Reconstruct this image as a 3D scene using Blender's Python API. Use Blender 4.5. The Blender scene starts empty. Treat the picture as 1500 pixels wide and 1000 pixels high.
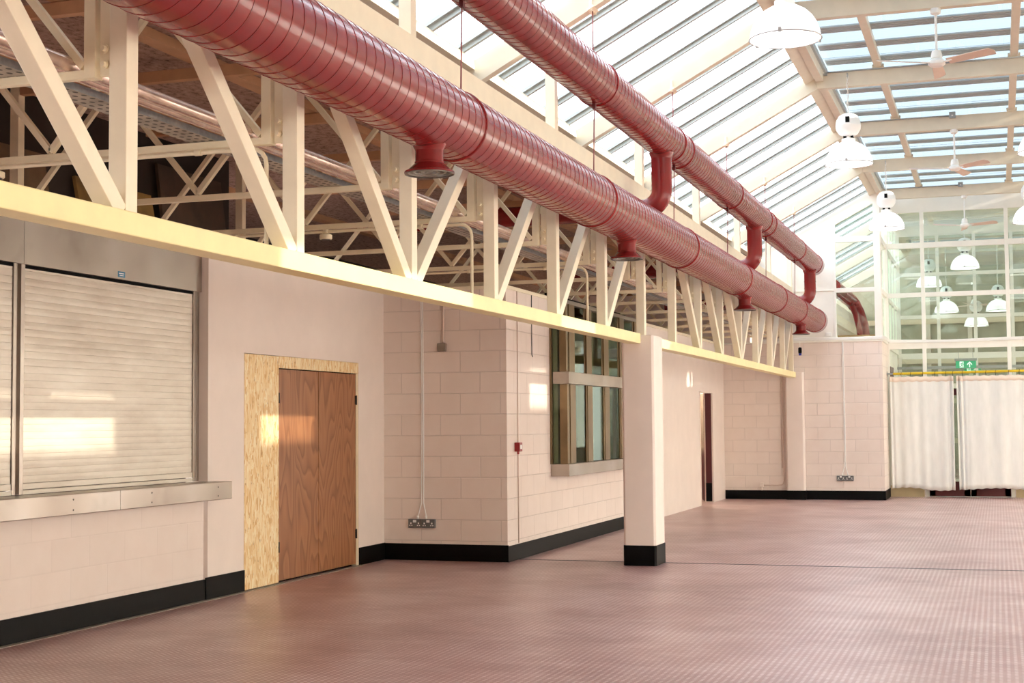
import bpy, bmesh, math, random
from mathutils import Vector, Matrix
random.seed(7)
S = bpy.context.scene
COL = S.collection
PI = math.pi

# ------------------------------------------------------------------ materials
def srgb(r, g, b):
    f = lambda c: c/12.92 if c <= .04045 else ((c+.055)/1.055)**2.4
    return (f(r/255), f(g/255), f(b/255), 1)

MATS = {}
class NT:
    def __init__(s, name):
        m = bpy.data.materials.new(name); m.use_nodes = True
        s.m = m; s.t = m.node_tree; s.t.nodes.clear()
        s.out = s.n('ShaderNodeOutputMaterial'); MATS[name] = m
    def n(s, typ, **kw):
        o = s.t.nodes.new(typ)
        for k, v in kw.items(): setattr(o, k, v)
        return o
    def l(s, a, b): s.t.links.new(a, b)
    def pos(s, axes='XYZ', scale=(1, 1, 1), off=(0, 0, 0)):
        g = s.n('ShaderNodeNewGeometry'); sep = s.n('ShaderNodeSeparateXYZ'); s.l(g.outputs['Position'], sep.inputs[0])
        c = s.n('ShaderNodeCombineXYZ')
        for i, a in enumerate(axes):
            if a in 'XYZ':
                md = s.n('ShaderNodeMath', operation='MULTIPLY_ADD'); s.l(sep.outputs[a], md.inputs[0])
                md.inputs[1].default_value = scale[i]; md.inputs[2].default_value = off[i]; s.l(md.outputs[0], c.inputs[i])
        return c.outputs[0]
    def noise(s, vec, scale, detail=3, rough=.55):
        n = s.n('ShaderNodeTexNoise'); n.inputs['Scale'].default_value = scale; n.inputs['Detail'].default_value = detail
        n.inputs['Roughness'].default_value = rough; s.l(vec, n.inputs['Vector']); return n.outputs['Fac']
    def ramp(s, fac, stops):
        r = s.n('ShaderNodeValToRGB'); e = r.color_ramp.elements
        while len(e) < len(stops): e.new(.5)
        for el, (p, c) in zip(e, stops): el.position = p; el.color = c
        s.l(fac, r.inputs[0]); return r.outputs[0]
    def mix(s, fac, a, b, mode='MIX'):
        x = s.n('ShaderNodeMix', data_type='RGBA', blend_type=mode)
        for sock, v in ((x.inputs[0], fac), (x.inputs[6], a), (x.inputs[7], b)):
            if hasattr(v, 'is_linked'): s.l(v, sock)
            else: sock.default_value = v
        return x.outputs[2]
    def bsdf(s, color, rough=.5, metal=0, spec=.5, coat=0, bump=None, bstr=.3, bdist=.01, emis=None, estr=0):
        b = s.n('ShaderNodeBsdfPrincipled')
        for nm, v in (('Base Color', color), ('Roughness', rough), ('Metallic', metal)):
            if hasattr(v, 'is_linked'): s.l(v, b.inputs[nm])
            else: b.inputs[nm].default_value = v
        b.inputs['Specular IOR Level'].default_value = spec; b.inputs['Coat Weight'].default_value = coat
        b.inputs['Coat Roughness'].default_value = .12
        if bump is not None:
            bp = s.n('ShaderNodeBump'); bp.inputs['Strength'].default_value = bstr; bp.inputs['Distance'].default_value = bdist
            s.l(bump, bp.inputs['Height']); s.l(bp.outputs[0], b.inputs['Normal'])
        if emis: b.inputs['Emission Color'].default_value = emis; b.inputs['Emission Strength'].default_value = estr
        s.l(b.outputs[0], s.out.inputs[0]); return b

def paint(name, col, rough=.45, var=.06, scale=6, metal=0, coat=0, bstr=.08, dirt=None, dirt_amt=.0):
    t = NT(name); v = t.pos(); c = srgb(*col)
    n = t.noise(v, scale, 4)
    dk = tuple(x*(1-var*1.6) for x in c[:3])+(1,); lt = tuple(min(1, x*(1+var)) for x in c[:3])+(1,)
    colr = t.ramp(n, [(.3, dk), (.7, lt)])
    if dirt:
        n2 = t.noise(v, 2.3, 6, .7)
        f = t.ramp(n2, [(.58, (0, 0, 0, 1)), (.75, (dirt_amt,)*3+(1,))])
        colr = t.mix(f, colr, srgb(*dirt))
    t.bsdf(colr, rough, metal, spec=.35 if 'gloss' in name else .15 if 'black' in name else .5, coat=coat, bump=t.noise(v, 60, 2), bstr=bstr, bdist=.004)
    return t.m

CREAM = paint('cream_steel_paint', (247, 236, 210), .4, .03)
ROOFC = paint('cream_roof_steel_paint', (226, 217, 196), .45, .03)
BRONZE = paint('bronzed_stainless', (132, 112, 84), .36, .1, 3, metal=.8)
CREAM_AISLE = paint('cream_aisle_paint', (238, 224, 192), .45, .05)
YELLOW = paint('pale_yellow_paint', (250, 236, 176), .38, .03)
WHITEP = paint('white_panel_paint', (246, 243, 234), .5, .015)
WHITE = paint('white_plastic', (245, 244, 240), .35, .01)
PINKPL = paint('pink_plaster', (240, 227, 217), .75, .02, 3)
RED = paint('oxide_red_gloss', (132, 33, 33), .22, .03, 3, coat=.15, bstr=.015)
RODC = paint('rod_dusty_red', (150, 84, 86), .5, .03)
REDDK = paint('oxide_red_seam', (92, 24, 26), .45, .03)
MAROON = paint('maroon_door_paint', (92, 30, 32), .4, .05)
BLACKB = paint('black_skirting_paint', (9, 9, 8), .5, .15, 9, dirt=(30, 28, 26), dirt_amt=.35)
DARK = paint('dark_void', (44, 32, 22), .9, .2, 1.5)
GREYBOX = paint('grey_galvanised', (172, 176, 176), .45, .06, 20, metal=.3)
DKGREY = paint('dark_grey_metal', (70, 68, 66), .4, .05, 12, metal=.6)
BRASS = paint('brass', (206, 150, 60), .3, .03, metal=.9)
YRAIL = paint('yellow_rail_paint', (222, 190, 30), .35, .03)
TIMBER = paint('raw_timber', (178, 140, 92), .7, .12, 9)
JOISTDK = paint('dark_brown_board', (84, 66, 56), .9, .3, 30)
JOIST = paint('brown_joist_paint', (196, 150, 112), .7, .08, 5)
COPPER = paint('lagged_copper_pipe', (214, 190, 178), .26, .12, 14, metal=.7, dirt=(238, 238, 242), dirt_amt=.9)
GALV = paint('galvanised_tray_steel', (146, 146, 144), .4, .12, 26, metal=.6, dirt=(196, 186, 172), dirt_amt=.6)
BARGREY = paint('aluminium_glazing_bar', (178, 184, 182), .4, .03, metal=.2)
SLATGREY = paint('louvre_grey', (170, 177, 178), .4, .04, metal=.3)
CONDP = paint('conduit_pink_paint', (222, 200, 186), .5, .03)
SOCKG = paint('socket_grey_metal', (112, 114, 114), .4, .05, 12, metal=.3)
BLUE = paint('blue_plastic', (26, 34, 150), .4, .03)
BROWNBLADE = paint('fan_blade_beige', (226, 204, 188), .5, .02)
EXITG = NT('exit_sign_green'); EXITG.bsdf(srgb(34, 160, 112), .4, emis=srgb(34, 160, 112), estr=.35); EXITG = EXITG.m
EXITW = NT('exit_sign_white'); EXITW.bsdf(srgb(240, 250, 245), .4, emis=srgb(240, 250, 245), estr=.5); EXITW = EXITW.m
FRED = paint('fire_point_red', (150, 26, 28), .35, .03)
LEAFDK = paint('soot_black', (18, 16, 14), .8, .1)  # black parts; also the shade in the eave gap and shutter slot

def stainless():
    t = NT('brushed_stainless'); v = t.pos()
    n = t.noise(v, 1.1, 2, .5)
    c = t.ramp(n, [(.3, srgb(158, 146, 136)), (.55, srgb(180, 170, 160)), (.75, srgb(196, 190, 184))])
    sm = t.ramp(t.noise(v, 1.9, 3, .6), [(.55, (0, 0, 0, 1)), (.8, (.5, .5, .5, 1))])
    c = t.mix(sm, c, srgb(118, 100, 84))
    r = t.ramp(t.noise(v, 1.5, 2), [(.3, (.28,)*3+(1,)), (.7, (.4,)*3+(1,))])
    t.bsdf(c, r, .95, bump=t.noise(t.pos(), 1.2, 1), bstr=.06, bdist=.02)
    return t.m
STEEL = stainless()

def blocks(name, ax, off, col=(240, 226, 216), mort=.86, bs=.55):
    """painted blockwork: 0.466 x 0.231 running bond in world metres"""
    t = NT(name); v = t.pos(ax+'Z ', off=(off, -.216+.231*4, 0)) if False else t.pos(ax+'ZZ', scale=(1, 1, 0), off=(off, -.216+.231*4, 0))
    b = t.n('ShaderNodeTexBrick'); t.l(v, b.inputs['Vector'])
    for k, x in (('Scale', 1), ('Mortar Size', .007), ('Mortar Smooth', .6), ('Bias', 0), ('Brick Width', .466), ('Row Height', .231)): b.inputs[k].default_value = x
    c = srgb(*col); b.inputs['Color1'].default_value = c; b.inputs['Color2'].default_value = tuple(x*.965 for x in c[:3])+(1,)
    b.inputs['Mortar'].default_value = tuple(x*mort for x in c[:3])+(1,)
    p = t.pos(); n = t.noise(p, 5, 4)
    colr = t.mix(t.ramp(n, [(.35, (0, 0, 0, 1)), (.7, (.12, .12, .12, 1))]), b.outputs['Color'], srgb(212, 188, 172))
    inv = t.n('ShaderNodeMath', operation='SUBTRACT'); inv.inputs[0].default_value = 1; t.l(b.outputs['Fac'], inv.inputs[1])
    ad = t.n('ShaderNodeMath', operation='MULTIPLY_ADD'); t.l(t.noise(p, 90, 2), ad.inputs[0]); ad.inputs[1].default_value = .12; t.l(inv.outputs[0], ad.inputs[2])
    t.bsdf(colr, .62, bump=ad.outputs[0], bstr=bs, bdist=.008)
    return t.m
BLOCKX = blocks('pink_painted_blockwork_across', 'X', .0 +.25)
BLOCKF = blocks('pink_painted_blockwork_thick_paint', 'Y', .3, mort=.95, bs=.22)
BLOCKY = blocks('pink_painted_blockwork_along', 'Y', .1)

def floor_mat():
    t = NT('studded_red_tile'); v = t.pos()
    big = t.noise(v, .55, 6, .65); mid = t.noise(t.pos(scale=(1, 2.2, 1)), 2.2, 6, .7)
    base = t.ramp(big, [(.28, srgb(142, 94, 91)), (.5, srgb(170, 124, 120)), (.72, srgb(196, 158, 154))])
    scuff = t.ramp(mid, [(.5, (0, 0, 0, 1)), (.72, (.5, .5, .5, 1))])
    base = t.mix(scuff, base, srgb(206, 178, 174))
    # raised studs on a square grid
    def fr(axis):
        g = t.n('ShaderNodeNewGeometry'); sp = t.n('ShaderNodeSeparateXYZ'); t.l(g.outputs['Position'], sp.inputs[0])
        m = t.n('ShaderNodeMath', operation='MULTIPLY'); t.l(sp.outputs[axis], m.inputs[0]); m.inputs[1].default_value = 1/.0435
        f = t.n('ShaderNodeMath', operation='FRACT'); t.l(m.outputs[0], f.inputs[0])
        s = t.n('ShaderNodeMath', operation='SUBTRACT'); t.l(f.outputs[0], s.inputs[0]); s.inputs[1].default_value = .5
        p = t.n('ShaderNodeMath', operation='POWER'); t.l(s.outputs[0], p.inputs[0]); p.inputs[1].default_value = 2; return p.outputs[0]
    a = t.n('ShaderNodeMath', operation='ADD'); t.l(fr('X'), a.inputs[0]); t.l(fr('Y'), a.inputs[1])
    stud = t.ramp(a.outputs[0], [(.045, (1, 1, 1, 1)), (.1, (0, 0, 0, 1))])
    wear = t.ramp(t.noise(v, 1.1, 5, .7), [(.3, (.2, .2, .2, 1)), (.7, (.85, .85, .85, 1))])
    sf = t.mix(1.0, stud, wear, 'MULTIPLY')
    colr = t.mix(sf, base, srgb(240, 226, 224))
    rg = t.ramp(t.noise(v, 1.3, 4), [(.3, (.34,)*3+(1,)), (.7, (.46,)*3+(1,))])
    t.bsdf(colr, rg, spec=.8, coat=.45, bump=stud, bstr=.3, bdist=.004).inputs['Coat Roughness'].default_value = .34
    return t.m
FLOOR = floor_mat()

def osb():
    t = NT('strand_board'); v = t.pos(scale=(1, 1, .25))
    vo = t.n('ShaderNodeTexVoronoi', distance='CHEBYCHEV'); vo.inputs['Scale'].default_value = 58; vo.inputs['Randomness'].default_value = 1
    w = t.n('ShaderNodeVectorMath', operation='ADD'); t.l(v, w.inputs[0])
    nz = t.n('ShaderNodeTexNoise'); nz.inputs['Scale'].default_value = 9; t.l(v, nz.inputs['Vector'])
    sc = t.n('ShaderNodeVectorMath', operation='SCALE'); t.l(nz.outputs['Color'], sc.inputs[0]); sc.inputs['Scale'].default_value = .12
    t.l(sc.outputs[0], w.inputs[1]); t.l(w.outputs[0], vo.inputs['Vector'])
    bw = t.n('ShaderNodeRGBToBW'); t.l(vo.outputs['Color'], bw.inputs[0])
    c = t.ramp(bw.outputs[0], [(.1, srgb(222, 178, 116)), (.35, srgb(240, 208, 152)), (.65, srgb(246, 224, 178)), (.9, srgb(252, 238, 204))])
    dk = t.ramp(t.noise(t.pos(scale=(1, 1, .5)), 38, 3, .6), [(.63, (0, 0, 0, 1)), (.72, (.7, .7, .7, 1))])
    c = t.mix(dk, c, srgb(150, 96, 44))
    t.bsdf(c, .6, bump=bw.outputs[0], bstr=.15, bdist=.003); return t.m
OSB = osb()
def ply():
    t = NT('plywood_veneer'); v = t.pos(scale=(1, 1.5, .3))
    nz = t.n('ShaderNodeTexNoise'); nz.inputs['Scale'].default_value = 1.9; nz.inputs['Detail'].default_value = 1.5; t.l(v, nz.inputs['Vector'])
    m = t.n('ShaderNodeMath', operation='MULTIPLY'); t.l(nz.outputs['Fac'], m.inputs[0]); m.inputs[1].default_value = 16
    f = t.n('ShaderNodeMath', operation='FRACT'); t.l(m.outputs[0], f.inputs[0])
    c = t.ramp(f.outputs[0], [(0, srgb(134, 86, 54)), (.3, srgb(158, 106, 70)), (.85, srgb(172, 120, 80)), (1, srgb(140, 92, 58))])
    fine = t.ramp(t.noise(t.pos(scale=(60, 60, 1.5)), 2, 3), [(.35, (.0, .0, .0, 1)), (.7, (.35, .35, .35, 1))])
    c = t.mix(fine, c, srgb(140, 90, 58))
    t.bsdf(c, .42, bump=fine, bstr=.05, bdist=.002); return t.m
PLY = ply()
def woodwool():
    t = NT('woodwool_ceiling_board'); v = t.pos(scale=(1.3, 1, 1))
    n = t.noise(v, 16, 8, .8)
    c = t.ramp(n, [(.36, srgb(80, 62, 52)), (.47, srgb(168, 138, 122)), (.7, srgb(200, 172, 156))])
    t.bsdf(c, .95, bump=n, bstr=.6, bdist=.02); return t.m
WOOL = woodwool()
def glass(name, tint, refl=1.0, rough=.02, fres=.94):
    t = NT(name); tr = t.n('ShaderNodeBsdfTransparent'); tr.inputs[0].default_value = tint
    gl = t.n('ShaderNodeBsdfGlossy'); gl.inputs['Roughness'].default_value = rough; gl.inputs[0].default_value = (.9*refl, .95*refl, .92*refl, 1)
    lw = t.n('ShaderNodeLayerWeight'); pw = t.n('ShaderNodeMath', operation='POWER'); t.l(lw.outputs['Facing'], pw.inputs[0]); pw.inputs[1].default_value = 5
    fr = t.n('ShaderNodeMath', operation='MULTIPLY_ADD'); t.l(pw.outputs[0], fr.inputs[0]); fr.inputs[1].default_value = fres; fr.inputs[2].default_value = .05
    mx = t.n('ShaderNodeMixShader'); t.l(fr.outputs[0], mx.inputs[0]); t.l(tr.outputs[0], mx.inputs[1]); t.l(gl.outputs[0], mx.inputs[2])
    t.l(mx.outputs[0], t.out.inputs[0]); return t.m
GLROOF = glass('roof_glass_clear', (.94, .97, 1, 1), .5, fres=.15)
GLFLAT = glass('roof_glass_obscured', (.43, .475, .505, 1), .5, fres=.1)
GLSCREEN = glass('screen_glass_greenish', (.90, .935, .905, 1), 1.3)
GLHATCH = glass('hatch_glass', (.40, .46, .34, 1), .7)
def obscured(name, k):
    t = NT(name); tl = t.n('ShaderNodeBsdfTranslucent'); tl.inputs[0].default_value = (.95*k, .95*k, .93*k, 1)
    df = t.n('ShaderNodeBsdfDiffuse'); df.inputs[0].default_value = (.7*k, .7*k, .68*k, 1)
    mx = t.n('ShaderNodeMixShader'); mx.inputs[0].default_value = .2; t.l(tl.outputs[0], mx.inputs[1]); t.l(df.outputs[0], mx.inputs[2])
    t.l(mx.outputs[0], t.out.inputs[0]); return t.m
GLOBS = obscured('right_obscured_glazing', 1)
GLOBS2 = obscured('right_slope_obscured_glazing', .5)
SLOTTINT = glass('sun_slot_tint', (.56, .56, .55, 1), .3, fres=.1)  # tint added only to weaken the sun passing the slot
def cloth():
    t = NT('curtain_canvas'); v = t.pos(scale=(1, 1, .2)); n = t.noise(v, 14, 4)
    c = t.ramp(n, [(.3, srgb(238, 239, 234)), (.7, srgb(247, 247, 243))])
    df = t.n('ShaderNodeBsdfDiffuse'); t.l(c, df.inputs[0]); tl = t.n('ShaderNodeBsdfTranslucent'); t.l(c, tl.inputs[0])
    mx = t.n('ShaderNodeMixShader'); mx.inputs[0].default_value = .12; t.l(df.outputs[0], mx.inputs[1]); t.l(tl.outputs[0], mx.inputs[2])
    t.l(mx.outputs[0], t.out.inputs[0]); return t.m
CLOTH = cloth()
HEM = paint('curtain_header_tape', (240, 224, 208), .8, .02)
def slatmat():
    t = NT('shutter_lath_paint'); v = t.pos()
    c = t.ramp(t.noise(t.pos(scale=(1, .5, 2)), 2.2, 5, .65), [(.3, srgb(206, 194, 178)), (.6, srgb(228, 220, 206)), (.8, srgb(236, 230, 218))])
    t.bsdf(c, .38, .15, bump=t.noise(v, 40, 2), bstr=.04, bdist=.003); return t.m
SLAT = slatmat()
def lampmat():
    t = NT('lamp_prismatic_shade')
    tl = t.n('ShaderNodeBsdfTranslucent'); tl.inputs[0].default_value = (.95, .95, .95, 1)
    df = t.n('ShaderNodeBsdfPrincipled'); df.inputs['Base Color'].default_value = (.92, .93, .95, 1); df.inputs['Roughness'].default_value = .12
    mx = t.n('ShaderNodeMixShader'); mx.inputs[0].default_value = .5; t.l(df.outputs[0], mx.inputs[1]); t.l(tl.outputs[0], mx.inputs[2])
    t.l(mx.outputs[0], t.out.inputs[0]); return t.m
SHADE = lampmat()
t = NT('lamp_diffuser_glow'); t.bsdf((1, 1, 1, 1), .3, emis=(1, .98, .94, 1), estr=1.8); GLOW = t.m
t = NT('outlet_grille'); t.bsdf(srgb(120, 110, 104), .4, .5); GRILLE = t.m
t = NT('green_reed_hedge'); t.bsdf(t.ramp(t.noise(t.pos(), 3, 5), [(.3, srgb(172, 176, 156)), (.7, srgb(196, 198, 182))]), .9); GREENISH = t.m
t = NT('outside_ground_grey'); t.bsdf(srgb(150, 148, 144), .9); GROUND = t.m
TILEW = blocks('white_wall_tiles', 'Y', 0, (236, 234, 226))

# ------------------------------------------------------------------ geometry helpers
class MB:
    def __init__(s): s.v = []; s.f = []; s.mi = []; s.smooth = []
    def add(s, vs, fs, mi=0, sm=False):
        o = len(s.v); s.v += [tuple(x) for x in vs]
        for f in fs: s.f.append([o+i for i in f]); s.mi.append(mi); s.smooth.append(sm)
        return s
    def box(s, x0, x1, y0, y1, z0, z1, mi=0):
        vs = [(x, y, z) for x in (x0, x1) for y in (y0, y1) for z in (z0, z1)]
        return s.add(vs, [(0, 1, 3, 2), (4, 6, 7, 5), (0, 4, 5, 1), (2, 3, 7, 6), (0, 2, 6, 4), (1, 5, 7, 3)], mi)
    def bar(s, a, b, w, h, side=(1, 0, 0), mi=0):
        """square bar from a to b; w across `side`, h across the third axis"""
        a = Vector(a); b = Vector(b); d = (b-a).normalized(); u = Vector(side); u = (u-d*u.dot(d)).normalized(); n = d.cross(u)
        vs = [p+u*i*w/2+n*j*h/2 for p in (a, b) for i, j in ((-1, -1), (1, -1), (1, 1), (-1, 1))]
        return s.add(vs, [(3, 2, 1, 0), (4, 5, 6, 7), (0, 1, 5, 4), (1, 2, 6, 5), (2, 3, 7, 6), (3, 0, 4, 7)], mi)
    def prism(s, poly, ax, a, b, mi=0):
        """polygon in the two other axes (cyclic order) pushed from a to b along ax"""
        def P(p, t):
            return {'X': (t, p[0], p[1]), 'Y': (p[0], t, p[1]), 'Z': (p[0], p[1], t)}[ax]
        n = len(poly); vs = [P(p, a) for p in poly]+[P(p, b) for p in poly]
        return s.add(vs, [tuple(range(n))[::-1], tuple(range(n, 2*n))]+[(i, (i+1) % n, n+(i+1) % n, n+i) for i in range(n)], mi)
    def tube(s, path, r, n=12, mi=0, cap=True):
        P = [Vector(p) for p in path]; o = len(s.v); rings = []
        T0 = (P[1]-P[0]).normalized(); u = T0.orthogonal().normalized()
        for i, p in enumerate(P):
            T = (P[min(i+1, len(P)-1)]-P[max(i-1, 0)]).normalized(); u = (u-T*u.dot(T)).normalized(); w = T.cross(u)
            rr = r[i] if isinstance(r, (list, tuple)) else r
            rings.append([p+(u*math.cos(2*PI*k/n)+w*math.sin(2*PI*k/n))*rr for k in range(n)])
        vs = [q for R_ in rings for q in R_]; fs = []
        for i in range(len(P)-1):
            for k in range(n): fs.append((i*n+k, i*n+(k+1) % n, (i+1)*n+(k+1) % n, (i+1)*n+k))
        s.add(vs, fs, mi, True)
        if cap: s.add(rings[0], [tuple(range(n))[::-1]], mi); s.add(rings[-1], [tuple(range(n))], mi)
        return s
    def lathe(s, prof, c, ax='Z', n=32, mi=0):
        """profile of (radius, height) about axis ax through c"""
        vs = []; c = Vector(c)
        for r, h in prof:
            for k in range(n):
                a = 2*PI*k/n; q = (r*math.cos(a), r*math.sin(a), h)
                if ax == 'Y': q = (q[0], q[2], q[1])
                if ax == 'X': q = (q[2], q[0], q[1])
                vs.append(c+Vector(q))
        fs = [(i*n+k, i*n+(k+1) % n, (i+1)*n+(k+1) % n, (i+1)*n+k) for i in range(len(prof)-1) for k in range(n)]
        return s.add(vs, fs, mi, True)
    def build(s, name, mat, parent=None, bevel=0, at=None, sharp=.6):
        me = bpy.data.meshes.new(name)
        if at is None and parent is None:
            xs = [v[0] for v in s.v]; ys = [v[1] for v in s.v]; zs = [v[2] for v in s.v]
            at = ((min(xs)+max(xs))/2, (min(ys)+max(ys))/2, min(zs))
        o = Vector(at) if at is not None else Vector(parent.get('org', (0, 0, 0)))
        me.from_pydata([Vector(v)-o for v in s.v], [], s.f)
        for m in (mat if isinstance(mat, (list, tuple)) else [mat]): me.materials.append(m)
        me.polygons.foreach_set('material_index', s.mi); me.polygons.foreach_set('use_smooth', s.smooth)
        bm = bmesh.new(); bm.from_mesh(me); bmesh.ops.remove_doubles(bm, verts=bm.verts, dist=1e-5)
        bmesh.ops.recalc_face_normals(bm, faces=bm.faces)
        for e in bm.edges:
            if len(e.link_faces) == 2 and e.calc_face_angle(0) > sharp: e.smooth = False
        bm.to_mesh(me); bm.free()
        ob = bpy.data.objects.new(name, me); COL.objects.link(ob)
        ob['org'] = tuple(o)
        if parent is None: ob.location = o
        else:
            ob.parent = parent
            if at is not None: ob.location = o-Vector(parent.get('org', (0, 0, 0)))
        if bevel:
            b = ob.modifiers.new('soft_edges', 'BEVEL'); b.width = bevel; b.segments = 2; b.limit_method = 'ANGLE'; b.angle_limit = .6
        return ob
def B(*a): return MB().box(*a)
def tag(o, label, cat, group=None):
    o['label'] = label; o['category'] = cat
    if group: o['group'] = group
    return o
def thing(name, label, cat, loc, group=None):
    o = bpy.data.objects.new(name, None); COL.objects.link(o); o.location = loc; o['org'] = tuple(loc); o.empty_display_size = .1
    return tag(o, label, cat, group)
def struct(name, mb, mat, parent=None, bevel=0):
    o = mb.build(name, mat, parent, bevel)
    if parent is None: o['kind'] = 'structure'
    return o
def sroot(name, loc=(0, 0, 0)):
    o = bpy.data.objects.new(name, None); COL.objects.link(o); o.location = loc; o['org'] = tuple(loc); o['kind'] = 'structure'; return o
def dup(o, delta, label=None, parent=None):
    c = o.copy(); COL.objects.link(c)
    if parent is None:
        c.location = o.location+Vector(delta)
        if label: c['label'] = label
    else: c.parent = parent
    for ch in list(o.children): dup(ch, None, None, c)
    return c
ORD = ['first', 'second', 'third', 'fourth', 'fifth', 'sixth', 'seventh', 'eighth', 'ninth', 'tenth', 'eleventh', 'twelfth', 'thirteenth', 'fourteenth', 'fifteenth']

# ------------------------------------------------------------------ camera (surveyed from the photograph's vanishing points)
f_px = 2133.564
R0 = Vector((0.9486521, 0.3162215, -0.0079482)); R1 = Vector((-0.0252443, 0.0506372, -0.9983980)); R2 = Vector((-0.3153124, 0.9473330, 0.0560199))
cam = bpy.data.cameras.new('camera'); cam.sensor_width = 36; cam.lens = f_px/1500*36; cam.clip_start = .05; cam.clip_end = 400
co = bpy.data.objects.new('camera', cam); COL.objects.link(co)
mw = Matrix((( R0.x, -R1.x, -R2.x, 0), (R0.y, -R1.y, -R2.y, 0), (R0.z, -R1.z, -R2.z, 1.5), (0, 0, 0, 1)))
co.matrix_world = mw; S.camera = co

# ------------------------------------------------------------------ levels
V = [5.476+1.645*k for k in range(-2, 15)]            # truss uprights; V[2] is the first one in the picture
VY = lambda k: 5.476+1.645*(k-1)                      # k = 1.. as counted in the picture
RY = [5.49+3.29*k for k in range(0, 12)]              # roof frames
RX, RZ = -2.07, 5.71                                  # underside knee of a roof frame
SL = .535
XL, XS, XB = -6.52, -5.07, -6.614                     # left wall, inner wall, shutter plane
YB, YF, YG = 15.03, 28.32, 29.70                      # return block wall, far block wall, glazed screen
zroof = lambda x: 5.98+.53*(x+2.07)                   # glass line of the left slope
MX = -.51                                             # centre line of the hall
mir = lambda x: 2*MX-x

# ------------------------------------------------------------------ floor, walls
struct('floor', B(-12, 8, -4, 50, -.1, 0), FLOOR)
struct('trim_1', B(-5.05, 5.5, 15.362, 15.388, 0, .003), paint('floor_joint_strip', (70, 78, 84), .5, .05))
struct('trim_2', B(XL, XL+.06, 4, 14.36, 0, .004), paint('grey_screed_margin', (150, 140, 128), .8, .1))
w = MB()
w.box(-6.74, XL, 11.20, 11.84, 0, 3.0); w.box(-6.74, XL, 14.344, YB, 0, 3.0); w.box(-6.74, XL, 11.84, 14.344, 2.162, 3.0)
struct('wall_left', w, PINKPL)
struct('wall_counter', B(-6.74, XL-.012, -3, 11.152, 0, .85), BLOCKF)
struct('wall_lintel', B(-6.74, XL-.012, -3, 11.20, 2.99, 3.004), PINKPL)
struct('wall_return', B(-6.9, XS-.0, YB, YB+.2, 0, 2.97), BLOCKX)
struct('trim_3', B(-6.9, XS+.015, YB-.015, YB+.22, 2.97, 3.01), CREAM)
w = MB(); w.box(XS-.2, XS, YB+.2, 16.66, 0, 2.97); w.box(XS-.2, XS, 16.66, 20.62, 0, .87)
w.box(XS-.2, XS, 20.62, 20.75, 0, 2.97)
struct('wall_inner', w, BLOCKY)
w = MB(); w.box(XS-.16, XS-.004, 20.75, 25.86, 0, 2.97); w.box(XS-.16, XS-.004, 25.86, 27.07, 2.05, 2.97); w.box(XS-.16, XS-.004, 27.07, YF, 0, 2.97)
struct('wall_inner_plaster', w, PINKPL)
struct('trim_4', B(XS-.22, XS+.014, YB+.221, YF, 2.97, 3.01), CREAM)
struct('wall_far', B(-6.6, -2.05, YF, YF+.2, 0, 3.0).box(-2.25, -2.05, YF+.2, YG, 0, 3.0), BLOCKX)
struct('wall_far_upper', B(-9.7, -4.55, YF+.005, YF+.1, 3.03, 4.2), PINKPL)
struct('wall_far_end', B(-9.7, -6.6, YF+.005, YF+.1, 0, 3.03), PINKPL)
struct('trim_5', B(-6.6, -2.03, YF-.02, YF+.2, 3.0, 3.03).box(-2.25, -2.03, YF+.2, YG, 3.0, 3.03), WHITEP, bevel=.004)
# skirtings (painted black)
struct('baseboard_left', B(XL-.012, XL+.006, -3, 11.152, 0, .178).box(XL, XL+.012, 11.16, 11.838, 0, .192).box(XL, XL+.012, 14.346, YB, 0, .185), BLACKB)
struct('baseboard_return', B(XL, XS+.012, YB-.012, YB, 0, .182), BLACKB)
struct('baseboard_inner', B(XS, XS+.012, YB, 20.7, 0, .17), BLACKB)
struct('baseboard_far', B(-5.07, -3.875, YF-.014, YF, 0, .172).box(-3.51, -2.038, YF-.014, YF, 0, .172).box(-2.05, -2.038, YF, YG-.05, 0, .172), BLACKB)
# dark void behind the low walls, boards stored in it
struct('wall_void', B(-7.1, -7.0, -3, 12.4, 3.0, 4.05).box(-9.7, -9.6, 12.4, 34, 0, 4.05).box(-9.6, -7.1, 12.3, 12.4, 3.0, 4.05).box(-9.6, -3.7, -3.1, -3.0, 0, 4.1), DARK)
for k in (-1, 1, 3, 5):
    tag(B(-6.735, -6.665, VY(k), VY(k)+.07, 3.006 if VY(k) < 11.2 else 3.002, 4.045).build('post', CREAM_AISLE), 'cream post in the dark roof void level with the %s' % {-1: 'bay left of the photo', 1: 'first truss upright', 3: 'third truss upright', 5: 'fifth truss upright'}[k], 'post', 'posts in the roof void')
struct('wall_kitchen', B(-7.6, -7.5, YB+.2, 20.9, 0, 2.9), TILEW)
# aisle ceiling of brown wood-wool boards
struct('ceiling', B(-9.6, -3.86, -3, YF, 4.05, 4.13), WOOL)
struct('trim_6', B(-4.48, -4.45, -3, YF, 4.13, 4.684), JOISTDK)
struct('trim_7', B(-4.75, -4.70, -3, YF, 4.13, 5.0), LEAFDK)  # black sheet standing in for the shade in the gap below the eave

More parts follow.
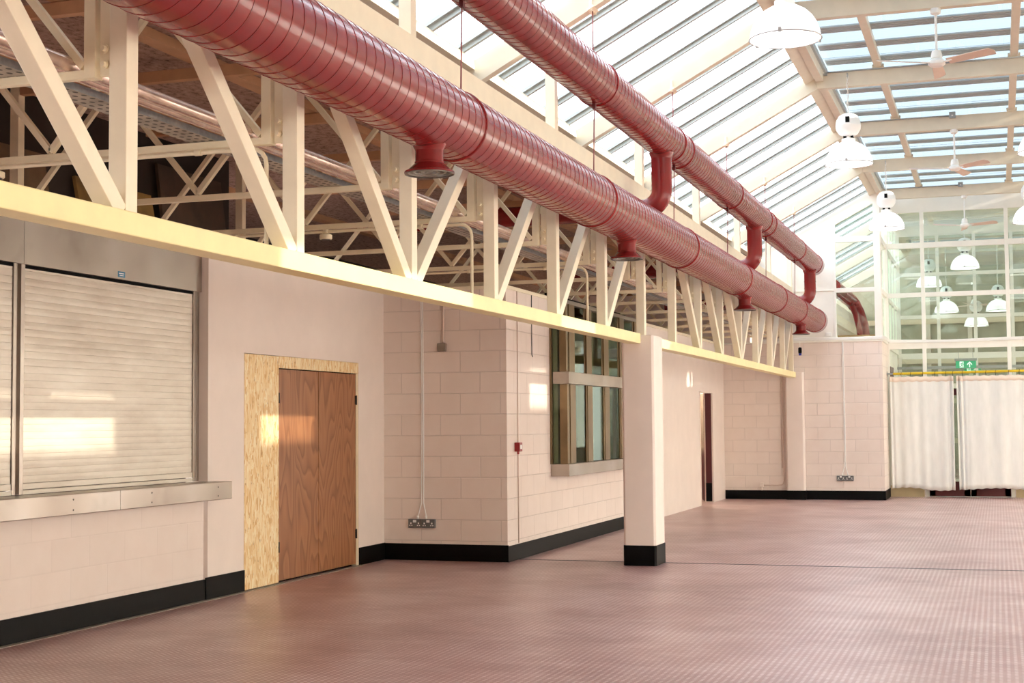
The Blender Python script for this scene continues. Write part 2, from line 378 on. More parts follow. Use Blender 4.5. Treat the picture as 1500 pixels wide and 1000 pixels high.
# gable above the far wall (white boards with a three-light window)
def zr(x): return zroof(x)-.02
w = MB()
w.prism([(-4.5, 3.03), (-2.905, 3.03), (-2.905, zr(-2.905)), (-4.5, zr(-4.5))], 'Y', YF+.02, YF+.10)
w.prism([(-2.905, 5.245), (-2.16, 5.64), (-2.16, zr(-2.16)), (-2.905, zr(-2.905))], 'Y', YF+.02, YF+.10)
w.prism([(-2.16, 5.6), (-2.049, 5.6), (-2.049, zr(-2.045)), (-2.16, zr(-2.16))], 'Y', YF+.02, YF+.10)
struct('wall_gable', w, WHITEP)
struct('trim_8', B(-4.5, -2.905, YF+.005, YF+.02, 3.985, 4.0).box(-3.31, -3.30, YF+.01, YF+.02, 3.03, 5.2), WHITEP)
r = sroot('window_1', (-2.5, YF, 3.03))
fr = MB(); fr.box(-2.93, -2.885, YF, YF+.09, 3.03, 5.26); fr.box(-2.17, -2.045, YF, YF+.09, 3.03, 5.64)
fr.box(-2.925, -2.1, YF+.004, YF+.086, 4.91, 5.015); fr.box(-2.925, -2.1, YF+.004, YF+.086, 3.946, 4.03); fr.box(-2.925, -2.1, YF+.004, YF+.086, 3.031, 3.05)
fr.build('frame', WHITEP, r, .004)
MB().prism([(-2.89, 3.04), (-2.16, 3.04), (-2.16, 5.63), (-2.89, 5.25)], 'Y', YF+.04, YF+.046).build('pane', GLSCREEN, r)

# glazed screen across the hall and its short return
r = sroot('window_2', (0, YG, 0)); fr = MB()
XM = [-2.05, -1.345, .235, 1.79, 3.35]
for x in XM: fr.box(x-.035 if x > -2 else x-.02, x+.04, YG, YG+.08, 0, 5.7)
for z0, z1 in ((2.90, 3.04), (3.92, 4.01), (4.89, 5.0), (5.6, 5.98)): fr.box(-2.07, 4.4, YG+.004, YG+.076, z0, z1)

fr.build('frame', WHITEP, r, .004)
MB().box(-2.05, 4.4, YG+.038, YG+.044, .2, 5.65).build('pane', GLSCREEN, r)
r = sroot('window_3', (-2.05, YF+.7, 3.03)); fr = MB()
for z0, z1 in ((3.03, 3.06), (3.92, 4.01), (4.89, 5.0), (5.55, 5.98)): fr.box(-2.10, -2.03, YF+.15, YG-.002, z0, z1)
fr.box(-2.096, -2.034, YF+.092, YF+.15, 3.031, 5.9)
fr.build('frame', WHITEP, r, .004)
MB().box(-2.068, -2.062, YF+.1, YG, 3.04, 5.6).build('pane', GLSCREEN, r)
pb = paint('tan_base_panel', (210, 192, 152), .5, .04)
MB().box(-2.04, -1.40, YG-.012, YG+.03, 0, .22).build('base_panel', pb, r); MB().box(.29, 4.4, YG-.012, YG+.03, 0, .22).build('base_panel', pb, r)
# maroon doors in the foot of the screen
r = sroot('door_2', (-.53, YG, 0))
for x0, x1 in ((-1.30, -.545), (-.53, .20)):
    d = MB(); d.box(x0, x0+.11, YG-.02, YG+.03, .02, 2.1); d.box(x1-.11, x1, YG-.02, YG+.03, .02, 2.1); d.box(x0, x1, YG-.02, YG+.03, .02, .3); d.box(x0, x1, YG-.02, YG+.03, 1.98, 2.1)
    dl = d.build('door_leaf', MAROON, r, .004)
    MB().box(x0+.1, x1-.1, YG, YG+.006, .28, 2.0).build('pane', GLSCREEN, dl)
B(-1.30, .2, YG-.03, YG+.05, 0, .02).build('threshold', GREYBOX, r)

# ------------------------------------------------------------------ shutters and counter
def shutter(y0, y1, label, left_guide=True):
    t = thing('roller_shutter', label, 'shutter', (XB, (y0+y1)/2, 1.02), 'roller shutters over the counter')
    c = MB(); zs = []; n = 32; z0 = 1.10
    for k in range(n):
        a = z0+.0525*k
        zs += [(XB-.003, a), (XB, a+.0015), (XB+.0012, a+.026), (XB, a+.051), (XB-.003, a+.0522)]
    prof = [(x, z) for x, z in zs if z < 2.655]
    vs = []; fs = []
    for i, (x, z) in enumerate(prof): vs += [(x, y0, z), (x, y1, z)]
    for i in range(len(prof)-1): fs.append((2*i, 2*i+1, 2*i+3, 2*i+2))
    b0 = len(vs)
    for x, z in ((XB-.02, prof[0][1]), (XB-.02, prof[-1][1])): vs += [(x, y0, z), (x, y1, z)]
    m = len(prof)-1
    fs += [(b0, b0+1, b0+3, b0+2), (0, 1, b0+1, b0), (2*m, 2*m+1, b0+3, b0+2)]
    c.add(vs, fs); c.build('slat_curtain', SLAT, t)
    b = MB(); b.box(XB-.02, XB+.008, y0, y1, 1.055, 1.098); b.box(XB-.02, XB+.014, y0, y1, 1.02, 1.05); b.build('bottom_bar', SLAT, t, .003)
    MB().box(XB-.01, XB+.007, y0, y1, 2.640, 2.664).build('slot_shadow_strip', LEAFDK, t)  # black strip drawn in place of the shadow in the slot under the header
    return t
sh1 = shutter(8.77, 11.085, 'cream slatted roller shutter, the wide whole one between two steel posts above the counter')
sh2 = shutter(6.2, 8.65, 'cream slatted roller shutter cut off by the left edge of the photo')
for y0 in (11.09,):
    t = tag(MB().box(XB-.04, XB+.015, y0, y0+.045, 1.02, 2.70).box(XB-.03, XB-.01, y0+.045, y0+.07, 1.02, 2.70).box(XB-.04, XB+.005, y0+.07, y0+.108, 1.02, 2.70).build('guide_post', STEEL, bevel=.002),
            'steel shutter guide post standing against the pink reveal at the right end of the counter', 'post')
tag(MB().box(XB-.04, XB+.012, 8.655, 8.69, 1.02, 2.70).box(XB-.04, XB-.01, 8.69, 8.725, 1.02, 2.70).box(XB-.04, XB+.02, 8.725, 8.768, 1.02, 2.70).build('guide_post', STEEL, bevel=.002),
    'steel shutter guide post standing between the two roller shutters', 'post')
h1 = tag(B(XB-.05, XB+.03, 8.744, 11.195, 2.665, 2.985).build('shutter_header', STEEL, bevel=.003), 'stained stainless header panel above the whole roller shutter, with small blue sticker', 'panel')
tag(B(XB-.05, XB+.03, 5, 8.740, 2.665, 2.985).build('shutter_header', STEEL, bevel=.003), 'stainless header panel at the left edge of the photo, above the cut-off shutter', 'panel')
st = thing('sticker', 'small blue sticker with two white lines stuck on the stainless header', 'sticker', (XB+.031, 9.96, 2.68))
B(XB+.03, XB+.0315, 9.913, 10.012, 2.682, 2.728).build('sheet', BLUE if False else paint('sticker_blue', (40, 120, 160), .4, .02), st)
B(XB+.0315, XB+.032, 9.925, 9.998, 2.709, 2.715).box(XB+.0315, XB+.032, 9.935, 9.990, 2.694, 2.699).build('print', WHITE, st)
ct = thing('serving_counter', 'long stainless serving counter shelf under the roller shutters', 'counter', (-6.48, 8, .865))
k = MB(); k.box(-6.61, -6.35, 3, 9.62, .865, 1.017); k.box(-6.61, -6.3501, 9.623, 11.325, .865, 1.017); k.build('shelf', STEEL, ct, .006)
for y in (9.02, 10.05, 11.08):
    for z in (.90, .975): MB().lathe([(0, .003), (.006, .002), (.007, 0)], (-6.349, y, z), 'X', 10).build('rivet', DKGREY, ct)

# ------------------------------------------------------------------ boarded doorway
r = sroot('door_1', (XL, 13.1, 0))
B(XL-.03, XL+.003, 11.842, 12.510, .008, 2.157).build('osb_panel', OSB, r, .002)
B(XL-.03, XL+.002, 12.512, 14.342, 2.046, 2.160).build('osb_header', OSB, r, .002)
MB().box(XL-.06, XL-.002, 14.285, 14.342, 0, 2.044).build('door_frame', paint('pale_door_lining', (232, 214, 180), .5, .03), r)
B(XL-.12, XL-.06, 11.85, 14.34, 0, 2.15).build('backing', LEAFDK, r)
for y0, y1, hy in ((12.516, 13.376, 12.514), (13.384, 14.278, 14.281)):
    lf = B(XL-.045, XL-.003, y0, y1, .022, 2.036).build('door_leaf', PLY, r, .003)
    for z in (.34, 1.76): MB().tube([(XL+.004, hy, z-.05), (XL+.004, hy, z+.05)], .008, 8).box(XL-.004, XL+.001, hy-.022, hy+.022, z-.045, z+.045).build('hinge', DKGREY, lf)

# ------------------------------------------------------------------ side hatch (stainless and glass)
ht = thing('serving_hatch', 'stainless framed glass serving hatch built out from the pink block wall behind the column', 'hatch', (-4.95, 18.6, .86))
XH = -4.84
B(-5.12, XH, 16.665, 20.6, .865, 1.01).build('sill', STEEL, ht, .006)
B(-5.04, XH+.005, 16.668, 20.6, 1.965, 2.11).build('track_rail', STEEL, ht, .004)
B(-5.12, XH-.05, 16.665, 20.6, 2.93, 2.98).build('head', STEEL, ht, .004)
j = MB(); j.box(-5.10, -5.045, 16.64, 16.70, 1.01, 2.93); j.box(-4.955, XH-.02, 16.672, 16.76, 1.011, 1.964); j.box(-4.955, XH-.03, 16.672, 16.76, 2.112, 2.929); j.build('jamb', BRONZE, ht, .004)
MB().box(-5.045, -4.955, 16.69, 16.698, 1.012, 2.928).build('pane', GLHATCH, ht)
MB().box(-5.13, -5.11, 16.66, 20.6, 2.94, 3.06).build('flashing', LEAFDK, ht)
for i, y in enumerate((16.77, 17.55, 18.40, 19.25, 20.1)):
    m = MB(); m.box(XH-.17, XH-.03, y, y+.035, 1.012, 1.964); m.box(XH-.10, XH-.02, y+.04, y+.27, 1.012, 1.964); m.box(XH-.13, XH-.05, y+.285, y+.32, 1.012, 1.964)
    m.build('mullion', BRONZE, ht, .003)
    m = MB(); m.box(XH-.17, XH-.05, y, y+.035, 2.11, 2.93); m.box(XH-.10, XH-.03, y+.04, y+.28, 2.112, 2.928); m.build('mullion', BRONZE, ht, .003)
    if i < 4:
        yn = (17.55, 18.40, 19.25, 20.1)[i]
        # folding leaves stand slightly open, each pane turned a little
        MB().bar((XH-.13, y+.33, 1.488), (XH-.05, yn-.01, 1.488), .95, .008, (0, 0, 1)).build('pane', GLHATCH, ht)
        MB().bar((XH-.13, y+.29, 2.52), (XH-.06, yn-.01, 2.52), .80, .008, (0, 0, 1)).build('pane', GLHATCH, ht)

# ------------------------------------------------------------------ column and pilaster
c = thing('column', 'tall pink square column with black painted foot carrying the yellow beam', 'column', (-3.6, 15.2, 0))
def chamf(x0, x1, y0, y1, ch): return [(x0+ch, y0), (x1-ch, y0), (x1, y0+ch), (x1, y1-ch), (x1-ch, y1), (x0+ch, y1), (x0, y1-ch), (x0, y0+ch)]
MB().prism(chamf(-3.768, -3.422, 14.98, 15.43, .022), 'Z', .21, 2.415).build('shaft', PINKPL, c, .004)
MB().prism(chamf(-3.772, -3.416, 14.976, 15.436, .02), 'Z', 0, .212).build('painted_foot', BLACKB, c, .004)
c = thing('column', 'pink square pilaster against the far block wall under the end of the yellow beam', 'column', (-3.69, 28.25, 0))
MB().prism(chamf(-3.872, -3.515, 28.20, YF, .03), 'Z', .172, 2.43).build('shaft', PINKPL, c, .004)
B(-3.876, -3.511, 28.186, YF, 0, .174).build('painted_foot', BLACKB, c)

# ------------------------------------------------------------------ main lattice trusses (span 1: up to the column; span 2: beyond it, set 0.4 degrees off)
XT0, XT1 = -3.69, -3.60
def member(k): return VY(k)
def main_truss(label, k0, k1, kc, yb0, yb1, ztop_posts, at):
    t = thing('lattice_truss', label, 'truss', at, 'main lattice trusses')
    B(-3.70, -3.555, yb0, yb1, 2.328, 2.434).build('bottom_chord', YELLOW, t, .006)
    B(-3.715, -3.598, yb0+(.012 if yb0 > 10 else 0), yb1+(.464 if yb1 < 20 else .1), 3.825, 4.06).build('top_chord', CREAM, t, .004)
    for k in range(k0, k1+1):
        y = min(member(k), 28.1); top = 4.885 if k % 2 == ztop_posts else 3.83
        B(XT0, XT1, y, y+.092, 2.43, top).build('upright', CREAM, t, .004)
    for k in range(k0, k1+1):
        y = member(k)
        def diag(ya, yb):
            d = Vector((0, yb-ya, 1.39)).normalized(); a = Vector((-3.645, ya, 2.445)); b = Vector((-3.645, yb, 3.84))
            MB().bar(a-d*.02, b, .086, .088, (1, 0, 0)).build('diagonal', CREAM, t, .004)
        if k <= kc and k > k0: diag(y-.035, y-1.645+.16)
        if k >= kc and k < k1: diag(y+.127, y+1.645-.07)
    return t
main_truss('near cream lattice truss with pale yellow bottom chord, from left edge to the column', -1, 7, 3, 1.5, 14.975, 1, (-3.65, 8.8, 2.33))
t2 = main_truss('far cream lattice truss with pale yellow bottom chord, from the column to the far wall', 8, 15, 11, 15.43, 28.12, 1, (-3.65, 15.35, 2.33))
t2.rotation_euler = (0, 0, .0072)

# ------------------------------------------------------------------ aisle trusses bolted behind each upright
def aisle_truss(label, y):
    t = thing('aisle_truss', label, 'truss', (-3.76, y+.03, 3.045), 'small aisle trusses')
    B(-6.66, -3.76, y+.004, y+.044, 3.046, 3.086).build('bottom_chord', CREAM_AISLE, t, .003)
    B(-6.66, -3.722, y+.003, y+.063, 3.90, 3.98).build('top_chord', JOIST, t, .003)
    B(-3.822, -3.762, y, y+.06, 3.045, 3.95).build('end_post', CREAM_AISLE, t, .003)
    p = B(-3.745, -3.692, y+.012, y+.03, 3.05, 3.95).build('end_plate', CREAM_AISLE, t, .002)
    for z in (3.10, 3.17, 3.55, 3.62):
        MB().lathe([(0, -.03), (.012, -.03), (.014, -.012), (.02, -.012), (.02, 0)], (-3.715, y+.012, z), 'Y', 10).build('bolt', CREAM_AISLE, p)
    nodes = [-3.83, -4.51, -5.20, -5.89, -6.58]
    for i in range(len(nodes)-1):
        za, zb = (3.10, 3.90) if i % 2 == 0 else (3.90, 3.10)
        MB().bar((nodes[i], y+.02, za), (nodes[i+1], y+.02, zb), .036, .036, (0, 1, 0)).build('diagonal', CREAM_AISLE, t, .002)
    return t
at0 = aisle_truss('cream aisle truss behind the first upright from the left edge of the photo', VY(1))
for k in range(2, 16):
    if k in (8,): pass
    lab = 'cream aisle truss bolted behind the %s upright from the left edge of the photo' % ORD[k-1]
    if k == 7: lab = 'cream aisle truss bolted behind the upright that stands on the column'
    dx = 0 if k <= 7 else -.0072*(VY(k)-15.35)
    if k == 15: continue
    dup(at0, (dx, VY(k)-VY(1), 0), lab)

# services lying on the aisle trusses
p = thing('lagged_pipe', 'silvery lagged copper pipe lying on the aisle trusses behind the yellow beam', 'pipe', (-3.91, 14, 3.085))
MB().tube([(-3.91, 0, 3.120), (-3.91, 28.2, 3.120)], .034, 16).build('pipe', COPPER, p)
MB().tube([(-3.91, 9.42, 3.120), (-3.91, 9.50, 3.120)], .0365, 16).build('band', paint('pipe_band_blue', (40, 80, 150), .4, .02), p, 0)
q = tag(MB().tube([(-3.99, 0, 3.112), (-3.99, 28.2, 3.112)], .025, 12).build('copper_pipe', COPPER), 'thinner copper pipe running beside the silvery lagged pipe', 'pipe')
tr = MB()
tr.box(-4.27, -4.105, 0, 28.2, 3.087, 3.089); tr.box(-4.104, -4.10, 0, 28.2, 3.087, 3.122, 1); tr.box(-4.27, -4.266, 0, 28.2, 3.0871, 3.1349, 1); tr.box(-4.115, -4.1041, 0, 28.2, 3.120, 3.124, 1)
t = NT('perforated_tray_steel')
v = t.pos('XYZ', (1/.05, 1/.07, 0)); sp = t.n('ShaderNodeSeparateXYZ'); t.l(v, sp.inputs[0]); ds = []
for a in 'XY':
    fr_ = t.n('ShaderNodeMath', operation='FRACT'); t.l(sp.outputs[a], fr_.inputs[0]); su = t.n('ShaderNodeMath', operation='SUBTRACT'); t.l(fr_.outputs[0], su.inputs[0]); su.inputs[1].default_value = .5
    pw = t.n('ShaderNodeMath', operation='POWER'); t.l(su.outputs[0], pw.inputs[0]); pw.inputs[1].default_value = 2; ds.append(pw.outputs[0])
ad = t.n('ShaderNodeMath', operation='ADD'); t.l(ds[0], ad.inputs[0]); t.l(ds[1], ad.inputs[1])
hole = t.ramp(ad.outputs[0], [(.05, (1, 1, 1, 1)), (.07, (0, 0, 0, 1))])
t.bsdf(t.mix(hole, t.ramp(t.noise(t.pos(), 9, 5), [(.3, srgb(140, 132, 120)), (.7, srgb(188, 178, 164))]), srgb(52, 44, 38)), .5, .35)
tag(tr.build('cable_tray', [t.m, GALV]), 'perforated galvanised cable tray lying on the aisle trusses', 'cable tray')
for i, x in enumerate((-5.15, -6.45, -7.8)):
    tag(B(x-.06, x+.06, -2, YF-.1, 3.985, 4.049).build('ceiling_joist', JOIST), ['brown joist under the aisle ceiling, nearest the lagged pipe', 'brown joist under the aisle ceiling, second in from the lagged pipe', 'brown joist under the aisle ceiling, deepest in the dark'][i], 'joist', 'aisle ceiling joists')
# conduits with smoke detectors on every second aisle truss
def conduit(k, label, xs):
    y = VY(k)-.022; z = 3.022
    t = thing('conduit', label, 'conduit', (-3.775, y, 2.44), 'cream conduits below the aisle trusses')
    path = [(-3.775, y, 2.44), (-3.775, y, 2.93)]+[(-3.775-.09*(1-math.cos(a)), y, 2.93+.09*math.sin(a)) for a in (.4, .8, 1.2, PI/2)]+[(-6.95, y, z)]
    MB().tube(path, .0125, 10).build('tube', CREAM_AISLE, t)
    for x in (-4.2, -5.0, -5.8): MB().tube([(x-.02, y, z), (x+.02, y, z)], .019, 10).build('coupler', CREAM_AISLE, t)
    for x in xs:
        d = thing('smoke_detector', 'round cream detector base under the conduit of the aisle truss at the %s upright' % ORD[k-1], 'detector', (x, y, z-.06), 'detector bases under the aisle conduits')
        MB().lathe([(0, .0), (.045, .0), (.05, .006), (.05, .035), (.03, .045), (0, .045)], (x, y, z-.062), 'Z', 18).build('base', CREAM_AISLE, d)
        MB().lathe([(0, -.002), (.036, -.002), (.036, .002)], (x, y, z-.062), 'Z', 18).build('cap', DKGREY, d)
conduit(2, 'cream conduit bending down beside the second upright from the left edge', (-5.55,))
conduit(4, 'cream conduit bending down beside the fourth upright from the left edge', (-5.0,))
conduit(6, 'cream conduit bending down beside the last upright before the column', ())
# boards stored in the void
for i, (y, z1, c, lab) in enumerate(((7.4, 3.75, (84, 62, 42), 'dark board leaning in the void behind the first upright'), (8.9, 3.6, (104, 80, 54), 'brown board leaning in the void behind the third upright'),
                            (10.4, 3.5, (150, 116, 60), 'tan mesh-faced board in the void above the boarded doorway'), (11.6, 3.8, (74, 56, 40), 'dark board in the void near the return wall'))):
    tag(MB().bar((-6.86, y, 3.0), (-6.96, y, z1), 1.1, .03, (0, 1, 0)).build('stored_board', paint('stored_board_%d' % i, c, .8, .25, 4)), lab, 'board', 'boards stored in the void')

# ------------------------------------------------------------------ roof
def roof_frame(y, label):
    t = thing('roof_frame', label, 'roof frame', (RX, y, 4.3), 'cream roof frames')
    x0 = -4.55; zb = lambda x: RZ+SL*(x-RX); dz = .20
    MB().prism([(x0, zb(x0)), (RX, RZ), (RX-.06, RZ+dz), (x0, zb(x0)+dz+.02)], 'Y', y-.05, y+.05).build('rafter', ROOFC, t, .004)
    MB().prism([(RX, RZ), (mir(RX), RZ), (mir(RX)+.06, RZ+dz), (RX-.06, RZ+dz)], 'Y', y-.05, y+.05).build('crossbeam', ROOFC, t, .004)
    x1 = mir(x0)
    MB().prism([(mir(RX), RZ), (x1, zb(x0)), (x1, zb(x0)+dz+.02), (mir(RX)+.06, RZ+dz)], 'Y', y-.05, y+.05).build('rafter', ROOFC, t, .004)
    return t
rf0 = roof_frame(RY[0], 'cream roof frame nearest the camera, out over the near duct')
FL = {1: 'cream roof frame whose rafter foot shows above the near duct at top centre', 2: 'cream roof frame carrying the first visible ceiling fan',
      3: 'cream roof frame between the two large front lamps, junction box at its knee', 4: 'cream roof frame carrying the second ceiling fan', 5: 'cream roof frame carrying the third lamp back',
      6: 'last cream roof frame before the far gable', 7: 'cream roof frame just beyond the glazed screen', 8: 'second cream roof frame beyond the glazed screen', 9: 'third cream roof frame beyond the glazed screen', 10: 'deepest cream roof frame beyond the glazed screen'}
RYD = {}
for k in range(0, 11):
    y = RY[0]+3.29*(k)
    RYD[k] = y
# frames sit at 8.78, 12.07, 15.36 ...
for k in range(1, 11):
    dup(rf0, (0, 3.29*k, 0), {1: 'cream roof frame above the third truss upright, hidden by the ducts', 2: FL[1], 3: FL[2], 4: FL[3], 5: FL[4], 6: FL[5], 7: FL[6], 8: FL[7], 9: FL[8], 10: FL[9]}[k])
FY = [RY[0]+3.29*k for k in range(0, 12)]     # frame positions
for b in range(0, 10):
    y0, y1 = FY[b]+.05, FY[b+1]-.05
    loc = 'nearest the camera' if b == 0 else ('in the %s roof bay from the camera' % ORD[b])
    # ridge channel: slanted plate and box side by side
    t = thing('ridge_beam', 'cream double ridge beam over the left knee of the roof, '+loc, 'beam', (RX, (y0+y1)/2, 5.8), 'ridge beams')
    MB().prism([(-2.21, 5.78), (-2.10, 5.84), (-2.11, 5.86), (-2.22, 5.80)], 'Y', y0, y1).prism([(-2.225, 5.775), (-2.20, 5.785), (-2.23, 5.86), (-2.25, 5.85)], 'Y', y0, y1).build('plate', ROOFC, t)
    B(-2.095, -1.995, y0, y1, 5.80, 5.93).build('box_section', ROOFC, t, .004)
    MB().box(-1.985, -1.955, y0, y1, 5.90, 5.97).build('gutter_strip', GREYBOX, t)
    # eave beam
    if b < 8:
        tag(MB().prism([(-4.33, 4.635), (-4.33, 4.725), (-4.40, 4.775), (-4.50, 4.775), (-4.50, 4.635)], 'Y', y0, y1).build('eave_beam', ROOFC, bevel=.004),
            'cream eave beam along the foot of the sloping glass, '+loc, 'beam', 'eave beams')
    # purlin stubs over the flat glazing
    for i, x in enumerate((-1.365, .25)):
        t = thing('purlin', 'cream purlin under the flat glass, %s row, %s' % (('left', 'right')[i], loc), 'purlin', (x+.046, (y0+y1)/2, 5.92), 'flat roof purlins')
        B(x, x+.092, y0-.05, y1+.02, 5.925, 6.01).build('bar', ROOFC, t, .004)
        MB().box(x-.02, x+.112, y1-.02, y1+.03, 5.905, 5.928).tube([(x-.015, y1-.01, 5.92), (x-.015, y1-.01, 5.96)], .012, 8).tube([(x+.107, y1-.01, 5.92), (x+.107, y1-.01, 5.96)], .012, 8).build('bracket', ROOFC, t)
    # glazing: left slope
    r = sroot('window_%d' % (10+b), (-3.2, y0, 5)); XE = -4.40
    def sl(x, d=0): return zroof(x)+d
    MB().prism([(XE, sl(XE)), (-2.10, sl(-2.10)), (-2.10, sl(-2.10)+.006), (XE, sl(XE)+.006)], 'Y', y0-.05, y1+.05).build('pane', GLROOF, r)
    for o in (.76, 1.5, 2.24, 2.98):
        y = FY[b]+o
        g = MB().prism([(XE, sl(XE, -.055)), (-2.14, sl(-2.14, -.055)), (-2.14, sl(-2.14, -.008)), (XE, sl(XE, -.008))], 'Y', y-.022, y+.022)
        g.prism([(XE, sl(XE, -.012)), (-2.14, sl(-2.14, -.012)), (-2.14, sl(-2.14, .02)), (XE, sl(XE, .02))], 'Y', y-.062, y+.062)
        g.build('glazing_bar', [BARGREY], r)
    # flat glazing with louvred ventilator bands
    r = sroot('window_%d' % (30+b), (MX, y0, 6))
    B(-2.05, mir(-2.05), y0-.05, y1+.05, 6.10, 6.106).build('pane', GLFLAT, r)
    for o in (.75, 1.56, 2.36, 3.13):
        y = FY[b]+o
        for j in range(4): B(-1.95, mir(-1.95), y-.13+.068*j, y-.08+.068*j, 6.0, 6.02).build('louvre_slat', SLATGREY, r)
    # right slope: obscured glazing
    r = sroot('window_%d' % (50+b), (mir(-3.2), y0, 5))
    MB().prism([(mir(XE), sl(XE)), (mir(-2.10), sl(-2.10)), (mir(-2.10), sl(-2.10)+.006), (mir(XE), sl(XE)+.006)], 'Y', y0-.05, y1+.05).build('pane', GLOBS2, r)

# right side of the hall (outside the picture): top chord, aisle roof and obscured windows
struct('wall_right', B(5.55, 5.7, -4, 34, 0, .9).box(5.55, 5.7, -4, 34, 3.3, 3.5), PINKPL)
for i in range(12):
    y = -4+3.2*i
    struct('trim_%d' % (20+i), B(5.55, 5.65, y, y+.1, .9, 3.3), CREAM)
r = sroot('window_70', (5.6, 15, .9)); B(5.6, 5.606, -4, 34, .9, 3.3).build('pane', GLOBS, r)
struct('ceiling_right', B(2.75, 5.7, -4, 34, 3.44, 3.5), CREAM)
struct('trim_40', B(2.58, 2.70, -4, 34, 3.3, 3.5), CREAM)
w = MB(); ya = -4
for y0, y1, za, zb in ((6.6, 9.55, 3.62, 4.04), (11.8, 12.92, 3.62, 4.0), (15.55, 16.22, 3.60, 4.04), (24.45, 24.7, 3.98, 4.28), (24.85, 24.95, 4.0, 4.28)):
    w.box(2.60, 2.66, ya, y0, 3.5, 5.2); w.box(2.60, 2.66, y0, y1, 3.5, za); w.box(2.60, 2.66, y0, y1, zb, 5.2); ya = y1
w.box(2.60, 2.66, ya, 34, 3.5, 5.2)
struct('trim_42', w, CREAM)  # unseen boards added to cut the sun into patches on the left walls
r = sroot('window_71', (2.63, 12, 3.6)); B(2.628, 2.632, 6, 25.5, 3.55, 4.35).build('pane', SLOTTINT, r)  # unseen tinted pane added to dim those sun patches
struct('trim_43', B(1.25, 1.40, 5.4, 38.4, 6.12, 6.95), CREAM)  # unseen upstand added to stop sun coming through the flat glass
struct('trim_41', B(2.54, 2.69, -4, 34, 2.33, 2.435), YELLOW)
struct('wall_rear', B(-9.6, 5.7, -4.1, -4, 0, 6.2), PINKPL)
struct('ceiling_rear_sky_block', B(-4.9, 5.7, -4, 5.40, 6.12, 6.2), JOIST)  # unseen solid roof added to shut out sky light from behind the camera
struct('wall_rear_upper', B(-4.9, -4.8, -4, 5.4, 4.13, 6.12).box(5.6, 5.7, -4, 5.4, 3.5, 6.12), JOIST)

# ------------------------------------------------------------------ spiral ducts
PX, PZL, PRL, PZU, PRU = -3.255, 3.40, .222, 4.455, .192
def duct_tube(cz, r, ya, yb, pitch, n=48):
    """spiral-seamed tube: a fine groove winds along it"""
    prof = [(0, 0), (.925, 0), (.94, .0025), (.965, .0025), (.98, -.003)]
    rows = int((yb-ya)/pitch); vs = []; fs = []; mi = []
    m = MB()
    rings = []
    for i in range(rows):
        for (u, dr) in prof: rings.append((ya+(i+u)*pitch, r+dr))
    for (y, rr) in rings:
        for k in range(n+1):
            a = 2*PI*k/n-PI/2-.6+PI
            vs.append((PX+rr*math.cos(a), y+pitch*k/n, cz+rr*math.sin(a)))
    for i in range(len(rings)-1):
        sm = i % 5 in (2, 3)
        for k in range(n): fs.append((i*(n+1)+k, i*(n+1)+k+1, (i+1)*(n+1)+k+1, (i+1)*(n+1)+k)); mi.append(1 if sm else 0)
    o = len(m.v); m.v += vs
    for f, j in zip(fs, mi): m.f.append(f); m.mi.append(j); m.smooth.append(True)
    return m
def collar(cz, r, y, w=.05, p=None, name='collar'):
    return MB().lathe([(r-.002, -w/2), (r+.004, -w/2), (r+.010, -w/2+.006), (r+.010, -w/2+.016), (r+.004, -w/2+.02), (r+.004, w/2), (r-.002, w/2)], (PX, y, cz), 'Y', 48).build(name, [RED], p)
ld = thing('ventilation_duct', 'lower and thicker red spiral duct with four downward outlets, running along the truss', 'duct', (PX, 15, PZL), 'red spiral ducts')
duct_tube(PZL, PRL, 1.5, 27.75, .118).build('tube', [RED, REDDK], ld, sharp=.2)
MB().lathe([(0, 0), (PRL-.02, 0), (PRL+.008, .0), (PRL+.008, -.3), (PRL, -.3)], (PX, 28.1, PZL), 'Y', 48).build('end_cap', RED, ld)
for y in (4.85, 8.66, 12.0, 15.6, 19.2, 22.6, 25.1): collar(PZL, PRL, y, .06, ld)
for y in (8.21, 13.2, 19.9, 25.9):
    o = MB().tube([(PX, y, PZL-.15), (PX, y, 3.085)], .086, 32, cap=False)
    o.lathe([(.086, .0), (.091, -.004), (.091, .006), (.086, .010)], (PX, y, 3.088), 'Z', 32)
    o.lathe([(.087, .060), (.094, .056), (.136, .016), (.152, .010), (.154, .0), (.140, -.004)], (PX, y, 3.026), 'Z', 40)
    on = o.build('outlet', RED, ld, sharp=.25)
    g = MB().lathe([(.152, -.003), (.152, .002), (.128, .003), (.122, .03), (.11, .03), (.105, .008), (.09, .008), (.085, .03), (.07, .03), (.065, .01), (.05, .01), (.045, .03), (.03, .03), (.02, .012), (0, .012)], (PX, y, 3.022), 'Z', 40)
    g.build('diffuser', GRILLE, on)
    # saddle where the outlet joins the duct
    MB().lathe([(.0865, -.012), (.089, -.004), (.096, .008), (.104, .03)], (PX, y, PZL-PRL-.003), 'Z', 32).build('saddle', RED, on)
ud = thing('ventilation_duct', 'upper and thinner red spiral duct hung from the sloping roof on rods', 'duct', (PX, 15, PZU), 'red spiral ducts')
duct_tube(PZU, PRU, 1.5, 27.7, .118).build('tube', [RED, REDDK], ud, sharp=.2)
MB().lathe([(0, 0), (PRU-.02, 0), (PRU+.008, 0), (PRU+.008, -.3), (PRU, -.3)], (PX, 28.0, PZU), 'Y', 48).build('end_cap', RED, ud)
for y in (5.6, 8.78, 12.2, 15.12, 15.56, 18.78, 21.35, 21.8, 25.3): collar(PZU, PRU, y, .06, ud)
